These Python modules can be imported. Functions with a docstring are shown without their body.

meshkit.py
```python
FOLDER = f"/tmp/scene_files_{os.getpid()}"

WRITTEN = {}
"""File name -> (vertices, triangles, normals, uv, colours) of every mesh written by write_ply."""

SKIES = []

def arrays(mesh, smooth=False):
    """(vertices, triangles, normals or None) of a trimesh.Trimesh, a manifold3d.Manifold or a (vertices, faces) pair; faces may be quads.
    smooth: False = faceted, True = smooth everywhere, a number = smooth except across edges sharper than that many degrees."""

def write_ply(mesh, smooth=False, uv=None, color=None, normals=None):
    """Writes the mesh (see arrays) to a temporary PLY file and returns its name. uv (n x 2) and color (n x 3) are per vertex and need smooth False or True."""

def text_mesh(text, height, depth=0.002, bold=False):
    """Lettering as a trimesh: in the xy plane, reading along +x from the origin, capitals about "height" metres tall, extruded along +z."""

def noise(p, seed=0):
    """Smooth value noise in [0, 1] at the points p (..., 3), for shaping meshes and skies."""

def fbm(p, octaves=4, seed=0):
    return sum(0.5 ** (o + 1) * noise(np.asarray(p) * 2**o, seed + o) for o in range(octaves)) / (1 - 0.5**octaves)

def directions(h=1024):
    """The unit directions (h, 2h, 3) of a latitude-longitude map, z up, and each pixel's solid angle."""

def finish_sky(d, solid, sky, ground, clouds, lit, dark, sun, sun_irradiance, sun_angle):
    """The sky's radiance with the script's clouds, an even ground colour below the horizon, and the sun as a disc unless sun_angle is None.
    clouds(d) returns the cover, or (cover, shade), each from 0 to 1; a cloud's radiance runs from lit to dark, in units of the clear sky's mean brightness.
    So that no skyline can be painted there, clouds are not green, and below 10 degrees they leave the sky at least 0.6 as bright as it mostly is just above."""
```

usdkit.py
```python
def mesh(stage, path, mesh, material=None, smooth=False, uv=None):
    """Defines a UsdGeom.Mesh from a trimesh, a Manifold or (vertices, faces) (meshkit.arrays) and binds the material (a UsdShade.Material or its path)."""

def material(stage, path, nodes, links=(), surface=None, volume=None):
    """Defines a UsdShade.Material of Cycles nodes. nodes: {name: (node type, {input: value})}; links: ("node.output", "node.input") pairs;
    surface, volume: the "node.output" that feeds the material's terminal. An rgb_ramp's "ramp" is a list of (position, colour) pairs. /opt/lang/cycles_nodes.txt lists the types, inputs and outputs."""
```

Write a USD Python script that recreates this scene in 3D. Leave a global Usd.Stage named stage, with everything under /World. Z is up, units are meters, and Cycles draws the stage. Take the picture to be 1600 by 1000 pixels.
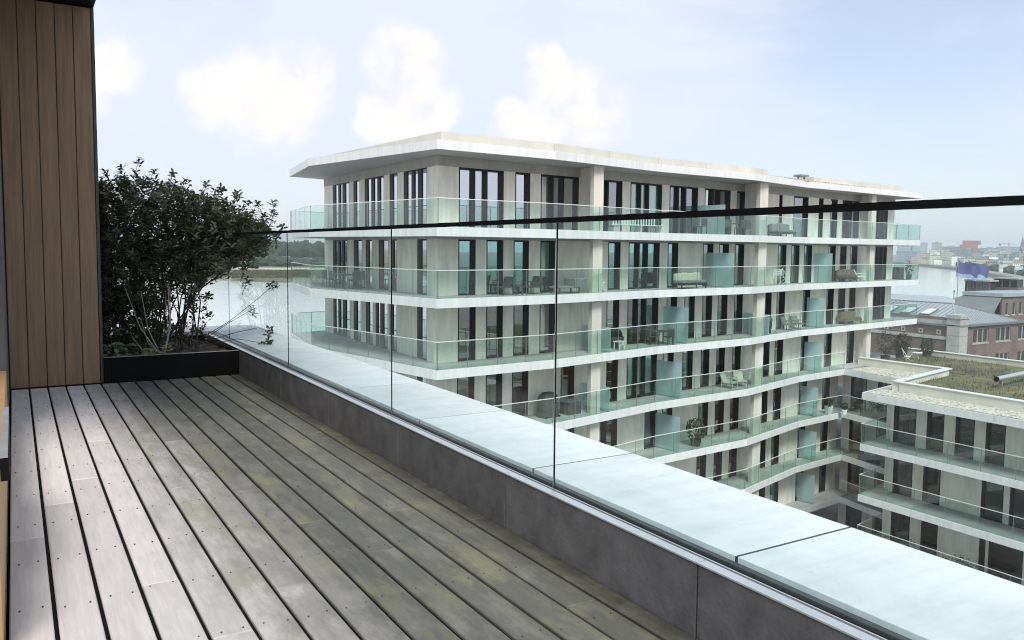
import math, random
import numpy as np
import trimesh
import usdkit, meshkit
from shapely.geometry import Polygon
from pxr import Usd, UsdGeom, UsdLux, UsdShade, Gf, Sdf, Vt

stage = Usd.Stage.CreateInMemory()
UsdGeom.SetStageUpAxis(stage, UsdGeom.Tokens.z)
UsdGeom.SetStageMetersPerUnit(stage, 1.0)
UsdGeom.Xform.Define(stage, '/World')
UsdGeom.Scope.Define(stage, '/World/Looks')
rng = random.Random(11)
nrg = np.random.default_rng(11)
EYE = 24.0            # metres of the eye above the datum; all heights below are given relative to the eye

# ------------------------------------------------------------------ camera
YAW, PITCH, ROLL, FPX, CYP = 0.5433, 0.07439, -0.00897, 1290.0, 483.365
_f = np.array([math.sin(YAW) * math.cos(PITCH), math.cos(YAW) * math.cos(PITCH), -math.sin(PITCH)])
_r = np.array([math.cos(YAW), -math.sin(YAW), 0.0])
_d = np.cross(_f, _r)
RX = math.cos(ROLL) * _r + math.sin(ROLL) * _d
DN = -math.sin(ROLL) * _r + math.cos(ROLL) * _d
cam = UsdGeom.Camera.Define(stage, '/World/camera')
m = Gf.Matrix4d(*RX, 0, *(-DN), 0, *(-_f), 0, 0, 0, EYE, 1)
cam.AddTransformOp().Set(m)
cam.CreateHorizontalApertureAttr(36.0)
cam.CreateVerticalApertureAttr(22.5)
cam.CreateFocalLengthAttr(36.0 * FPX / 1600.0)
cam.CreateVerticalApertureOffsetAttr(-(500 - CYP) / 1600.0 * 36.0)
cam.CreateClippingRangeAttr(Gf.Vec2f(0.05, 20000))
cam.CreateExposureAttr(1.86)

# ------------------------------------------------------------------ sky and sun
SUN = np.array([-0.25, -0.58, 0.77]); SUN /= np.linalg.norm(SUN)
SUN_EL, SUN_ROT = math.asin(SUN[2]), math.atan2(SUN[0], SUN[1])
sun = UsdLux.DistantLight.Define(stage, '/World/sun')
sun.CreateIntensityAttr(0.30); sun.CreateAngleAttr(22.0); sun.CreateColorAttr(Gf.Vec3f(1.0, 0.95, 0.88)); sun.CreateNormalizeAttr(True)
_z = SUN; _x = np.cross([0, 0, 1.0], _z); _x /= np.linalg.norm(_x); _y = np.cross(_z, _x)
sun.AddTransformOp().Set(Gf.Matrix4d(*_x, 0, *_y, 0, *_z, 0, 0, 0, 60, 1))


def direction(az, el):
    return (math.sin(az) * math.cos(el), math.cos(az) * math.cos(el), math.sin(el))


# cumulus heaps: azimuth, elevation, angular radius (radians)
HEAPS = [(0.205, 0.168, .040), (0.240, 0.170, .048), (0.280, 0.178, .044), (0.305, 0.200, .030), (0.255, 0.152, .050), (0.405, 0.222, .040),
         (0.430, 0.216, .034), (0.385, 0.152, .032), (0.445, 0.162, .036), (0.420, 0.146, .044), (0.585, 0.220, .022), (0.600, 0.190, .034), (0.625, 0.172, .036),
         (0.640, 0.152, .044), (0.540, 0.152, .030), (0.575, 0.142, .036), (0.095, 0.190, .036), (0.060, 0.176, .04),
         (-0.60, 0.20, .10), (-0.85, 0.24, .12), (1.45, 0.16, .10), (1.75, 0.22, .12), (2.5, 0.30, .14), (3.1, 0.22, .13), (-1.7, 0.25, .14), (-2.4, 0.34, .15), (0.9, 0.75, .15), (-0.2, 0.7, .16)]
nodes = {
    'tc': ('texture_coordinate', {}),
    'sky': ('sky_texture', {'sky_type': 'single_scattering', 'sun_disc': False, 'sun_elevation': SUN_EL, 'sun_rotation': SUN_ROT, 'air_density': 1.0, 'aerosol_density': 1.6, 'ozone_density': 1.0}),
    'warp': ('noise_texture', {'scale': 22.0, 'detail': 5.0, 'roughness': 0.6}),
    'wsub': ('vector_math', {'math_type': 'subtract', 'vector2': (0.5, 0.5, 0.5)}),
    'wmul': ('vector_math', {'math_type': 'scale', 'scale': 0.06}),
    'wadd': ('vector_math', {'math_type': 'add'}),
    'map': ('mapping', {'scale': (1.0, 1.0, 2.6)}),
    'veil': ('noise_texture', {'scale': 1.7, 'detail': 6.0, 'roughness': 0.55, 'distortion': 0.35}),
    'veilr': ('map_range', {'range_type': 'smoothstep', 'from_min': 0.36, 'from_max': 0.60, 'to_min': 0.40, 'to_max': 0.98, 'clamp': True}),
    'soft': ('noise_texture', {'scale': 17.0, 'detail': 7.0, 'roughness': 0.6}),
    'softr': ('map_range', {'from_min': 0.3, 'from_max': 0.7, 'to_min': 0.62, 'to_max': 1.0, 'clamp': True}),
    'sep': ('separate_xyz', {}),
    'hz': ('map_range', {'range_type': 'smoothstep', 'from_min': 0.0, 'from_max': 0.20, 'to_min': 0.75, 'to_max': 0.0, 'clamp': True}),
    'vmax': ('math', {'math_type': 'maximum', 'use_clamp': True}),
    'm1': ('mix_color', {'blend_type': 'mix', 'b': (4.65, 4.95, 5.65)}),
    'hm': ('math', {'math_type': 'multiply', 'use_clamp': True}),
    'ctone': ('noise_texture', {'scale': 20.0, 'detail': 6.0, 'roughness': 0.6}),
    'cramp': ('rgb_ramp', {'ramp': [(.38, (.51, .515, .56)), (.48, (.575, .555, .54)), (.60, (.625, .59, .555))]}),
    'cmul': ('vector_math', {'math_type': 'scale', 'scale': 10.0}),
    'm2': ('mix_color', {'blend_type': 'mix'}),
    'bg': ('background_shader', {'strength': 0.05}),
}
links = [('tc.generated', 'warp.vector'), ('warp.color', 'wsub.vector1'), ('wsub.vector', 'wmul.vector1'), ('tc.generated', 'wadd.vector1'), ('wmul.vector', 'wadd.vector2'),
         ('tc.generated', 'map.vector'), ('map.vector', 'veil.vector'), ('veil.fac', 'veilr.value'), ('tc.generated', 'soft.vector'), ('soft.fac', 'softr.value'),
         ('tc.generated', 'sep.vector'), ('sep.z', 'hz.value'), ('veilr.result', 'vmax.value1'), ('hz.result', 'vmax.value2'),
         ('sky.color', 'm1.a'), ('vmax.value', 'm1.fac'), ('tc.generated', 'ctone.vector'), ('ctone.fac', 'cramp.fac'), ('cramp.color', 'cmul.vector1'), ('cmul.vector', 'm2.b'), ('m1.result', 'm2.a'), ('hm.value', 'm2.fac'), ('m2.result', 'bg.color')]
last = None
for i, (az, el, r) in enumerate(HEAPS):
    nodes[f'd{i}'] = ('vector_math', {'math_type': 'distance', 'vector2': direction(az, el)})
    nodes[f'r{i}'] = ('map_range', {'range_type': 'smoothstep', 'from_min': r * 1.24, 'from_max': r * 0.62, 'to_min': 0.0, 'to_max': 1.0, 'clamp': True})
    links += [('wadd.vector', f'd{i}.vector1'), (f'd{i}.value', f'r{i}.value')]
    if last is None:
        last = f'r{i}.result'
    else:
        nodes[f'x{i}'] = ('math', {'math_type': 'maximum'})
        links += [(last, f'x{i}.value1'), (f'r{i}.result', f'x{i}.value2')]
        last = f'x{i}.value'
links += [(last, 'hm.value1'), ('softr.result', 'hm.value2')]
skymat = usdkit.material(stage, '/World/Looks/sky', nodes, links, surface='bg.background')
dome = UsdLux.DomeLight.Define(stage, '/World/sky')
dome.CreateIntensityAttr(1.0)
UsdShade.MaterialBindingAPI.Apply(dome.GetPrim()).Bind(skymat)
dome.GetPrim().SetCustomDataByKey('kind', 'structure')

# ------------------------------------------------------------------ materials
L = '/World/Looks/'


def plain(name, col, rough=0.6, metal=0.0, spec=0.5, var=0.12, scale=3.0, detail=5.0, stretch=(1, 1, 1), bump=0.0, bscale=40.0, obj=0.0):
    """a surface with uneven tone: two scales of noise in the place's own coordinates, optional relief and a tone of its own per object"""
    c = np.array(col)
    n = {'g': ('geometry', {}), 'mp': ('mapping', {'scale': stretch}), 'n': ('noise_texture', {'scale': scale, 'detail': detail, 'roughness': 0.62}),
         'r': ('rgb_ramp', {'ramp': [(0.28, tuple(c * (1 - var))), (0.5, tuple(c)), (0.74, tuple(np.minimum(c * (1 + var), 0.95)))]}),
         'p': ('principled_bsdf', {'roughness': rough, 'metallic': metal, 'specular_ior_level': spec})}
    l = [('g.position', 'mp.vector'), ('mp.vector', 'n.vector'), ('n.fac', 'r.fac')]
    src = 'r.color'
    if obj:
        n['oi'] = ('object_info', {}); n['om'] = ('map_range', {'from_min': 0, 'from_max': 1, 'to_min': 1 - obj, 'to_max': 1 + obj})
        n['hv'] = ('hsv', {})
        l += [('oi.random', 'om.value'), ('om.result', 'hv.value'), (src, 'hv.color')]; src = 'hv.color'
    l.append((src, 'p.base_color'))
    if bump:
        n['bn'] = ('noise_texture', {'scale': bscale, 'detail': 4.0}); n['b'] = ('bump', {'strength': bump, 'distance': 0.01})
        l += [('mp.vector', 'bn.vector'), ('bn.fac', 'b.height'), ('b.normal', 'p.normal')]
    return usdkit.material(stage, L + name, n, l, surface='p.BSDF')


def glass(name, tint, base=0.02, ior=1.5, gloss=(1, 1, 1), rough=0.0):
    n = {'t': ('transparent_bsdf', {'color': tint}), 'g': ('glossy_bsdf', {'color': gloss, 'roughness': rough}), 'f': ('fresnel', {'IOR': ior}),
         'a': ('math', {'math_type': 'add', 'value2': base, 'use_clamp': True}), 'm': ('mix_closure', {}),
         'g0': ('geometry', {}), 'nb': ('math', {'math_type': 'subtract', 'value1': 1.0}), 'k': ('math', {'math_type': 'multiply'})}   # reflects where light enters the glass, not where it leaves
    return usdkit.material(stage, L + name, n, [('f.fac', 'a.value1'), ('g0.backfacing', 'nb.value2'), ('a.value', 'k.value1'), ('nb.value', 'k.value2'), ('k.value', 'm.fac'), ('t.BSDF', 'm.closure1'), ('g.BSDF', 'm.closure2')], surface='m.closure')


M = {}
M['concrete'] = plain('pale_concrete', (.76, .72, .64), .8, var=.17, scale=1.4, stretch=(1.6, 1.6, .35), obj=.06)
M['pier'] = plain('pier_concrete', (.60, .575, .515), .8, var=.12, scale=1.3, stretch=(1.6, 1.6, .3), obj=.04)
M['fascia'] = plain('white_fascia', (.68, .69, .69), .5, var=.11, scale=1.6, detail=8.0, stretch=(2.2, 2.2, .22), obj=.04)
M['upstand'] = plain('cream_upstand', (.58, .57, .51), .7, var=.12, scale=.8, stretch=(1, 1, .3), obj=.05)
M['soffit'] = plain('soffit_board', (.41, .42, .43), .7, var=.08, scale=.6)
M['slab'] = plain('slab_core', (.30, .30, .29), .8, var=.1)
M['tile'] = plain('balcony_tile', (.38, .39, .385), .7, var=.18, scale=.9)
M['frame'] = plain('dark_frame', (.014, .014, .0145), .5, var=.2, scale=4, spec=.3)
M['curtain'] = plain('curtain', (.74, .83, .80), .9, var=.14, scale=9, stretch=(3, 3, .1), obj=.12)
M['room'] = plain('room_wall', (.35, .34, .32), .9, var=.2, scale=.3)
M['pane'] = glass('window_pane', (.64, .85, .80), .30, 1.6)
M['tealpane'] = glass('teal_window_pane', (.30, .42, .40), .55, 1.6, (.62, .93, .88))
M['skypane'] = glass('coated_window_pane', (.30, .38, .40), .62, 1.6, (.94, .97, 1.0))
M['darkpane'] = glass('dark_window_pane', (.40, .46, .46), .05, 1.5)
M['mint'] = glass('mint_glass', (.87, .95, .92), .05, 1.45)
M['clear'] = glass('clear_glass', (.938, .985, .976), .0, 1.42)
M['frost'] = usdkit.material(stage, L + 'frosted_glass', {'d': ('diffuse_bsdf', {'color': (.76, .85, .87)}), 't': ('translucent_bsdf', {'color': (.76, .85, .87)}), 'tr': ('transparent_bsdf', {'color': (.6, .85, .85)}), 'm': ('mix_closure', {'fac': .4}), 'm2': ('mix_closure', {'fac': .55})},
                             [('d.BSDF', 'm.closure1'), ('t.BSDF', 'm.closure2'), ('m.closure', 'm2.closure1'), ('tr.BSDF', 'm2.closure2')], surface='m2.closure')
M['rail'] = plain('pale_rail', (.72, .74, .74), .4, metal=.1, var=.05)
M['sealgrey'] = plain('seal_grey', (.16, .19, .18), .6, var=.1)
M['greyconcrete'] = plain('grey_concrete', (.40, .39, .365), .8, var=.14, scale=1.1, stretch=(1.6, 1.6, .5), obj=.05)
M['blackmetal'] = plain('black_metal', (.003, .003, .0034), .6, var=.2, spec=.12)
M['darkgrey'] = plain('dark_grey', (.055, .058, .06), .6, var=.2, scale=8)
M['midgrey'] = plain('mid_grey', (.20, .21, .21), .7, var=.2, scale=6)
M['whiteplastic'] = plain('white_furniture', (.74, .76, .76), .5, var=.05)
M['wicker'] = plain('pale_wicker', (.50, .50, .45), .8, var=.25, scale=30)
M['brownsofa'] = plain('brown_fabric', (.17, .12, .09), .9, var=.3, scale=12)
M['terracotta'] = plain('pot', (.20, .16, .14), .7, var=.2)
M['soil'] = plain('soil', (.035, .028, .022), .95, var=.5, scale=22, bump=.8, bscale=50)
M['gravel'] = usdkit.material(stage, L + 'gravel', {'g': ('geometry', {}), 'v': ('voronoi_texture', {'scale': 11.0}), 'n': ('noise_texture', {'scale': 5.0, 'detail': 6.0}), 's': ('separate_color', {}), 'r': ('rgb_ramp', {'ramp': [(0, (.20, .19, .165)), (.35, (.48, .455, .395)), (1, (.72, .69, .61))]}),
                                                  'mx': ('mix_color', {'blend_type': 'multiply', 'fac': .25}), 'b': ('bump', {'strength': .8, 'distance': .03}), 'p': ('principled_bsdf', {'roughness': .9})},
                              [('g.position', 'v.vector'), ('g.position', 'n.vector'), ('v.color', 's.color'), ('s.r', 'r.fac'), ('r.color', 'mx.a'), ('n.color', 'mx.b'), ('mx.result', 'p.base_color'), ('v.distance', 'b.height'), ('b.normal', 'p.normal')], surface='p.BSDF')
M['sedum'] = usdkit.material(stage, L + 'sedum', {'g': ('geometry', {}), 'n': ('noise_texture', {'scale': .55, 'detail': 8.0, 'roughness': .65}), 'r': ('rgb_ramp', {'ramp': [(.3, (.085, .070, .050)), (.47, (.11, .105, .065)), (.6, (.15, .145, .075)), (.72, (.24, .23, .10))]}),
                                                'n2': ('noise_texture', {'scale': 9.0, 'detail': 5.0}), 'b': ('bump', {'strength': 1.0, 'distance': .12}), 'p': ('principled_bsdf', {'roughness': .95})},
                             [('g.position', 'n.vector'), ('n.fac', 'r.fac'), ('r.color', 'p.base_color'), ('g.position', 'n2.vector'), ('n2.fac', 'b.height'), ('b.normal', 'p.normal')], surface='p.BSDF')
# weathered hardwood deck: pale on the sheltered side, grey-green towards the kerb, blotches of algae, fine grain along the boards
M['deck'] = usdkit.material(stage, L + 'weathered_deck', {
    'g': ('geometry', {}), 'oi': ('object_info', {}), 'rc': ('white_noise_texture', {'dimensions': '1D'}), 'ro': ('vector_math', {'math_type': 'scale', 'scale': 17.0}), 'pv': ('vector_math', {'math_type': 'add'}),
    'mp': ('mapping', {'scale': (20.0, 1.3, 20.0)}), 'gr': ('noise_texture', {'scale': 3.0, 'detail': 7.0, 'roughness': .65}),
    'mb': ('mapping', {'scale': (2.6, 1.0, 1.0)}), 'bl': ('noise_texture', {'scale': 4.2, 'detail': 10.0, 'roughness': .72}), 'sx': ('separate_xyz', {}),
    'xr': ('map_range', {'range_type': 'smoothstep', 'from_min': .30, 'from_max': 1.15, 'clamp': True}),
    'blc': ('math', {'math_type': 'subtract', 'value2': .5}), 'blx': ('map_range', {'from_min': 0.2, 'from_max': 1.0, 'to_min': .30, 'to_max': 1.25, 'clamp': True}), 'blm': ('math', {'math_type': 'multiply'}), 'wear': ('math', {'math_type': 'add', 'use_clamp': True}),
    'base': ('rgb_ramp', {'ramp': [(0, (.54, .51, .50)), (.25, (.41, .39, .375)), (.55, (.215, .210, .193)), (1, (.092, .093, .081))]}),
    'ga': ('noise_texture', {'scale': 1.7, 'detail': 8.0, 'roughness': .68}), 'gx': ('map_range', {'range_type': 'smoothstep', 'from_min': .50, 'from_max': .66, 'clamp': True, 'to_max': .6}),
    'gx2': ('map_range', {'range_type': 'smoothstep', 'from_min': .35, 'from_max': .75, 'clamp': True}), 'gmul': ('math', {'math_type': 'multiply'}),
    'gcol': ('rgb_ramp', {'ramp': [(.35, (.10, .106, .066)), (.65, (.25, .25, .135))]}), 'mg': ('mix_color', {'blend_type': 'mix'}),
    'grr': ('map_range', {'from_min': .3, 'from_max': .7, 'to_min': .88, 'to_max': 1.10}), 'om': ('map_range', {'to_min': .80, 'to_max': 1.15}), 'mm': ('math', {'math_type': 'multiply'}),
    'hv': ('hsv', {}), 'd': ('noise_texture', {'scale': 9.0, 'detail': 6.0, 'roughness': .7}), 'dx': ('map_range', {'range_type': 'smoothstep', 'from_min': 1.52, 'from_max': 1.73, 'to_max': .95, 'clamp': True}), 'dd': ('math', {'math_type': 'multiply', 'value2': 1.7}), 'dm': ('math', {'math_type': 'multiply', 'use_clamp': True}),
    'md': ('mix_color', {'blend_type': 'mix', 'b': (.020, .019, .014)}),
    'b': ('bump', {'strength': .22, 'distance': .003}), 'p': ('principled_bsdf', {'roughness': .66, 'specular_ior_level': .3})},
    [('oi.random', 'rc.w'), ('rc.color', 'ro.vector1'), ('g.position', 'pv.vector1'), ('ro.vector', 'pv.vector2'), ('pv.vector', 'mp.vector'), ('mp.vector', 'gr.vector'), ('pv.vector', 'mb.vector'), ('mb.vector', 'bl.vector'), ('g.position', 'sx.vector'), ('sx.x', 'xr.value'),
     ('bl.fac', 'blc.value1'), ('blc.value', 'blm.value1'), ('sx.x', 'blx.value'), ('blx.result', 'blm.value2'), ('blm.value', 'wear.value1'), ('xr.result', 'wear.value2'), ('wear.value', 'base.fac'),
     ('mb.vector', 'ga.vector'), ('ga.fac', 'gx.value'), ('sx.x', 'gx2.value'), ('gx.result', 'gmul.value1'), ('gx2.result', 'gmul.value2'), ('base.color', 'mg.a'), ('bl.fac', 'gcol.fac'), ('gcol.color', 'mg.b'), ('gmul.value', 'mg.fac'),
     ('gr.fac', 'grr.value'), ('oi.random', 'om.value'), ('grr.result', 'mm.value1'), ('om.result', 'mm.value2'), ('mm.value', 'hv.value'), ('mg.result', 'hv.color'),
     ('g.position', 'd.vector'), ('sx.x', 'dx.value'), ('d.fac', 'dd.value1'), ('dd.value', 'dm.value1'), ('dx.result', 'dm.value2'), ('dm.value', 'md.fac'), ('hv.color', 'md.a'),
     ('md.result', 'p.base_color'), ('gr.fac', 'b.height'), ('b.normal', 'p.normal')], surface='p.BSDF')
M['kerb'] = plain('dark_kerb', (.085, .084, .086), .8, var=.40, scale=7.0, detail=9.0, bump=.15, bscale=60, obj=.06)
M['coping'] = usdkit.material(stage, L + 'pale_coping', {'g': ('geometry', {}), 'oi': ('object_info', {}), 'n': ('noise_texture', {'scale': 3.2, 'detail': 10.0, 'roughness': .65}), 'r': ('rgb_ramp', {'ramp': [(.28, (.55, .565, .565)), (.5, (.63, .645, .655)), (.7, (.68, .695, .71))]}),
    'n2': ('noise_texture', {'scale': 38.0, 'detail': 6.0, 'roughness': .7}), 'r2': ('map_range', {'from_min': .60, 'from_max': .72, 'to_min': 0.0, 'to_max': .30, 'clamp': True}), 'mx': ('mix_color', {'blend_type': 'mix', 'b': (.30, .31, .28)}),
    'mp': ('mapping', {'scale': (1.2, 9.0, 1.0)}), 'n3': ('noise_texture', {'scale': 1.6, 'detail': 7.0, 'roughness': .6}), 'r3': ('map_range', {'from_min': .46, 'from_max': .72, 'to_min': 1.0, 'to_max': .89, 'clamp': True}), 'om': ('map_range', {'to_min': .95, 'to_max': 1.04}), 'mm': ('math', {'math_type': 'multiply'}), 'hv': ('hsv', {}),
    'b': ('bump', {'strength': .25, 'distance': .002}), 'p': ('principled_bsdf', {'roughness': .5})},
    [('g.position', 'n.vector'), ('n.fac', 'r.fac'), ('g.position', 'n2.vector'), ('n2.fac', 'r2.value'), ('r.color', 'mx.a'), ('r2.result', 'mx.fac'), ('g.position', 'mp.vector'), ('mp.vector', 'n3.vector'), ('n3.fac', 'r3.value'), ('oi.random', 'om.value'), ('r3.result', 'mm.value1'), ('om.result', 'mm.value2'), ('mm.value', 'hv.value'), ('mx.result', 'hv.color'), ('hv.color', 'p.base_color'), ('n2.fac', 'b.height'), ('b.normal', 'p.normal')], surface='p.BSDF')
M['alu'] = plain('brushed_aluminium', (.60, .61, .63), .35, metal=.7, var=.06)
M['timber'] = plain('brown_timber', (.25, .165, .10), .6, var=.30, scale=2.2, detail=7.0, stretch=(14, 14, .8), bump=.12, bscale=20, obj=.10)
M['orange'] = plain('oiled_timber', (.36, .215, .10), .55, var=.12, scale=2.0, stretch=(12, 12, .8))
M['leaf'] = usdkit.material(stage, L + 'shrub_leaf', {'g': ('geometry', {}), 'r': ('rgb_ramp', {'ramp': [(0, (.055, .066, .040)), (.55, (.115, .132, .082)), (1, (.24, .245, .155))]}), 'p': ('principled_bsdf', {'roughness': .38}), 't': ('translucent_bsdf', {'color': (.05, .08, .02)}), 'm': ('mix_closure', {'fac': .2})},
                            [('g.random_per_island', 'r.fac'), ('r.color', 'p.base_color'), ('p.BSDF', 'm.closure1'), ('t.BSDF', 'm.closure2')], surface='m.closure')
M['ivy'] = plain('ivy_leaf', (.10, .13, .065), .5, var=.3, scale=30)
M['lightleaf'] = plain('light_leaf', (.24, .28, .10), .5, var=.3, scale=30)
M['stem'] = plain('shrub_stem', (.030, .024, .018), .8, var=.3, scale=20)
M['drystem'] = plain('dry_stem', (.25, .235, .205), .8, var=.25, scale=20)
M['bush'] = plain('bush_green', (.050, .062, .040), .8, var=.4, scale=2.5)
M['water'] = usdkit.material(stage, L + 'river_water', {'g': ('geometry', {}), 'mp': ('mapping', {'scale': (1, 1, 1)}), 'n': ('noise_texture', {'scale': .35, 'detail': 5.0, 'roughness': .6}), 'b': ('bump', {'strength': .22, 'distance': .3}), 'p': ('principled_bsdf', {'base_color': (.52, .55, .53), 'roughness': .10, 'ior': 1.33})},
                             [('g.position', 'mp.vector'), ('mp.vector', 'n.vector'), ('n.fac', 'b.height'), ('b.normal', 'p.normal')], surface='p.BSDF')
M['ground'] = plain('paving', (.20, .195, .185), .85, var=.25, scale=.12, detail=8)
M['courtground'] = plain('court_paving', (.14, .14, .135), .85, var=.3, scale=.8, detail=8)
M['marsh'] = plain('marsh', (.16, .15, .10), .95, var=.3, scale=.02, detail=8)
M['sand'] = plain('sand', (.52, .50, .42), .95, var=.12, scale=.05)
M['reed'] = plain('reed', (.13, .115, .08), .95, var=.3, scale=.06, detail=6)
M['forest'] = plain('forest', (.045, .062, .042), .95, var=.35, scale=.05, detail=6)
M['quay'] = plain('quay_stone', (.23, .22, .20), .9, var=.25, scale=.1)


def bricks(name, c1, c2, mortar, scale=1.0):
    n = {'g': ('geometry', {}), 'sx': ('separate_xyz', {}), 'ad': ('math', {'math_type': 'add'}), 'cx': ('combine_xyz', {}), 'b': ('brick_texture', {'color1': c1, 'color2': c2, 'mortar': mortar, 'scale': scale, 'brick_width': .24, 'row_height': .08, 'mortar_size': .012}),
         'nz': ('noise_texture', {'scale': .35, 'detail': 6.0}), 'nr': ('map_range', {'from_min': .3, 'from_max': .7, 'to_min': .75, 'to_max': 1.2}), 'hv': ('hsv', {}), 'p': ('principled_bsdf', {'roughness': .9})}
    return usdkit.material(stage, L + name, n, [('g.position', 'sx.vector'), ('sx.x', 'ad.value1'), ('sx.y', 'ad.value2'), ('ad.value', 'cx.x'), ('sx.z', 'cx.y'), ('cx.vector', 'b.vector'), ('g.position', 'nz.vector'), ('nz.fac', 'nr.value'), ('nr.result', 'hv.value'), ('b.color', 'hv.color'), ('hv.color', 'p.base_color')], surface='p.BSDF')


M['brick'] = bricks('red_brick', (.155, .098, .086), (.115, .070, .062), (.20, .18, .165))
M['stone'] = plain('pale_stone', (.36, .36, .34), .85, var=.2, scale=.8)
M['zinc'] = plain('zinc_roof', (.36, .39, .42), .45, var=.1, scale=.6, stretch=(1, 1, .5), metal=.25)
M['seamzinc'] = plain('zinc_seam', (.20, .215, .23), .5, var=.1)
M['darkzinc'] = plain('dark_zinc', (.14, .15, .15), .6, var=.15, scale=.5)
M['flag'] = plain('blue_flag', (.09, .105, .24), .7, var=.15, scale=.5)
M['flaglight'] = plain('pale_flag', (.30, .36, .55), .7, var=.1)
CITYC = [(.30, .36, .42), (.30, .38, .40), (.34, .40, .42), (.40, .42, .38), (.55, .55, .50), (.20, .24, .28), (.24, .30, .40), (.44, .36, .36), (.80, .80, .78), (.22, .30, .34), (.30, .34, .34), (.50, .46, .36)]


def citymat(i, c):
    c = np.array(c)
    n = {'g': ('geometry', {}), 'sx': ('separate_xyz', {}), 'ad': ('math', {'math_type': 'subtract'}), 'cx': ('combine_xyz', {}), 'b': ('brick_texture', {'color1': tuple(c * .30), 'color2': tuple(c * .48), 'mortar': tuple(c), 'scale': 1.0, 'brick_width': 2.6, 'row_height': 3.2, 'mortar_size': .85, 'mortar_smooth': .1, 'offset': 0.0}),
         'nz': ('noise_texture', {'scale': .05}), 'p': ('principled_bsdf', {'roughness': .8})}
    return usdkit.material(stage, L + f'city_wall_{i + 1:03d}', n, [('g.position', 'sx.vector'), ('sx.x', 'ad.value1'), ('sx.y', 'ad.value2'), ('ad.value', 'cx.x'), ('sx.z', 'cx.y'), ('cx.vector', 'b.vector'), ('b.color', 'p.base_color')], surface='p.BSDF')


CM = [citymat(i, c) for i, c in enumerate(CITYC)]
M['museum'] = plain('red_sandstone', (.30, .17, .165), .8, var=.2, scale=.1)

# ------------------------------------------------------------------ building blocks
used = {}


def numbered(path):
    k = used.get(path, 0)
    used[path] = k + 1
    return path if k == 0 else f'{path}_{k:03d}'


ORIGIN = {}


def thing(name, label, cat, loc=(0, 0, 0), rot=0.0, group=None, kind=None):
    path = numbered('/World/' + name)
    x = UsdGeom.Xform.Define(stage, path)
    x.AddTranslateOp().Set(Gf.Vec3d(loc[0], loc[1], loc[2] + EYE))
    if rot:
        x.AddRotateZOp().Set(math.degrees(rot))
    p = x.GetPrim()
    for k, v in (('label', label), ('category', cat), ('group', group), ('kind', kind)):
        if v:
            p.SetCustomDataByKey(k, v)
    ORIGIN[path] = loc
    return path


def copy_of(src, label, loc, rot=0.0, group=None, scale=1.0):
    pr = stage.GetPrimAtPath(src)
    base = pr.GetName()
    path = numbered('/World/' + base)
    x = UsdGeom.Xform.Define(stage, path)
    p = x.GetPrim()
    p.GetReferences().AddInternalReference(pr.GetPath())
    x.ClearXformOpOrder()
    x.AddTranslateOp().Set(Gf.Vec3d(loc[0], loc[1], loc[2] + EYE))
    x.AddRotateZOp().Set(math.degrees(rot))
    if scale != 1.0:
        x.AddScaleOp().Set(Gf.Vec3f(scale, scale, scale))
    p.SetInstanceable(True)
    p.SetCustomDataByKey('label', label); p.SetCustomDataByKey('category', pr.GetCustomDataByKey('category'))
    if group or pr.GetCustomDataByKey('group'):
        p.SetCustomDataByKey('group', group or pr.GetCustomDataByKey('group'))
    return path


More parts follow.
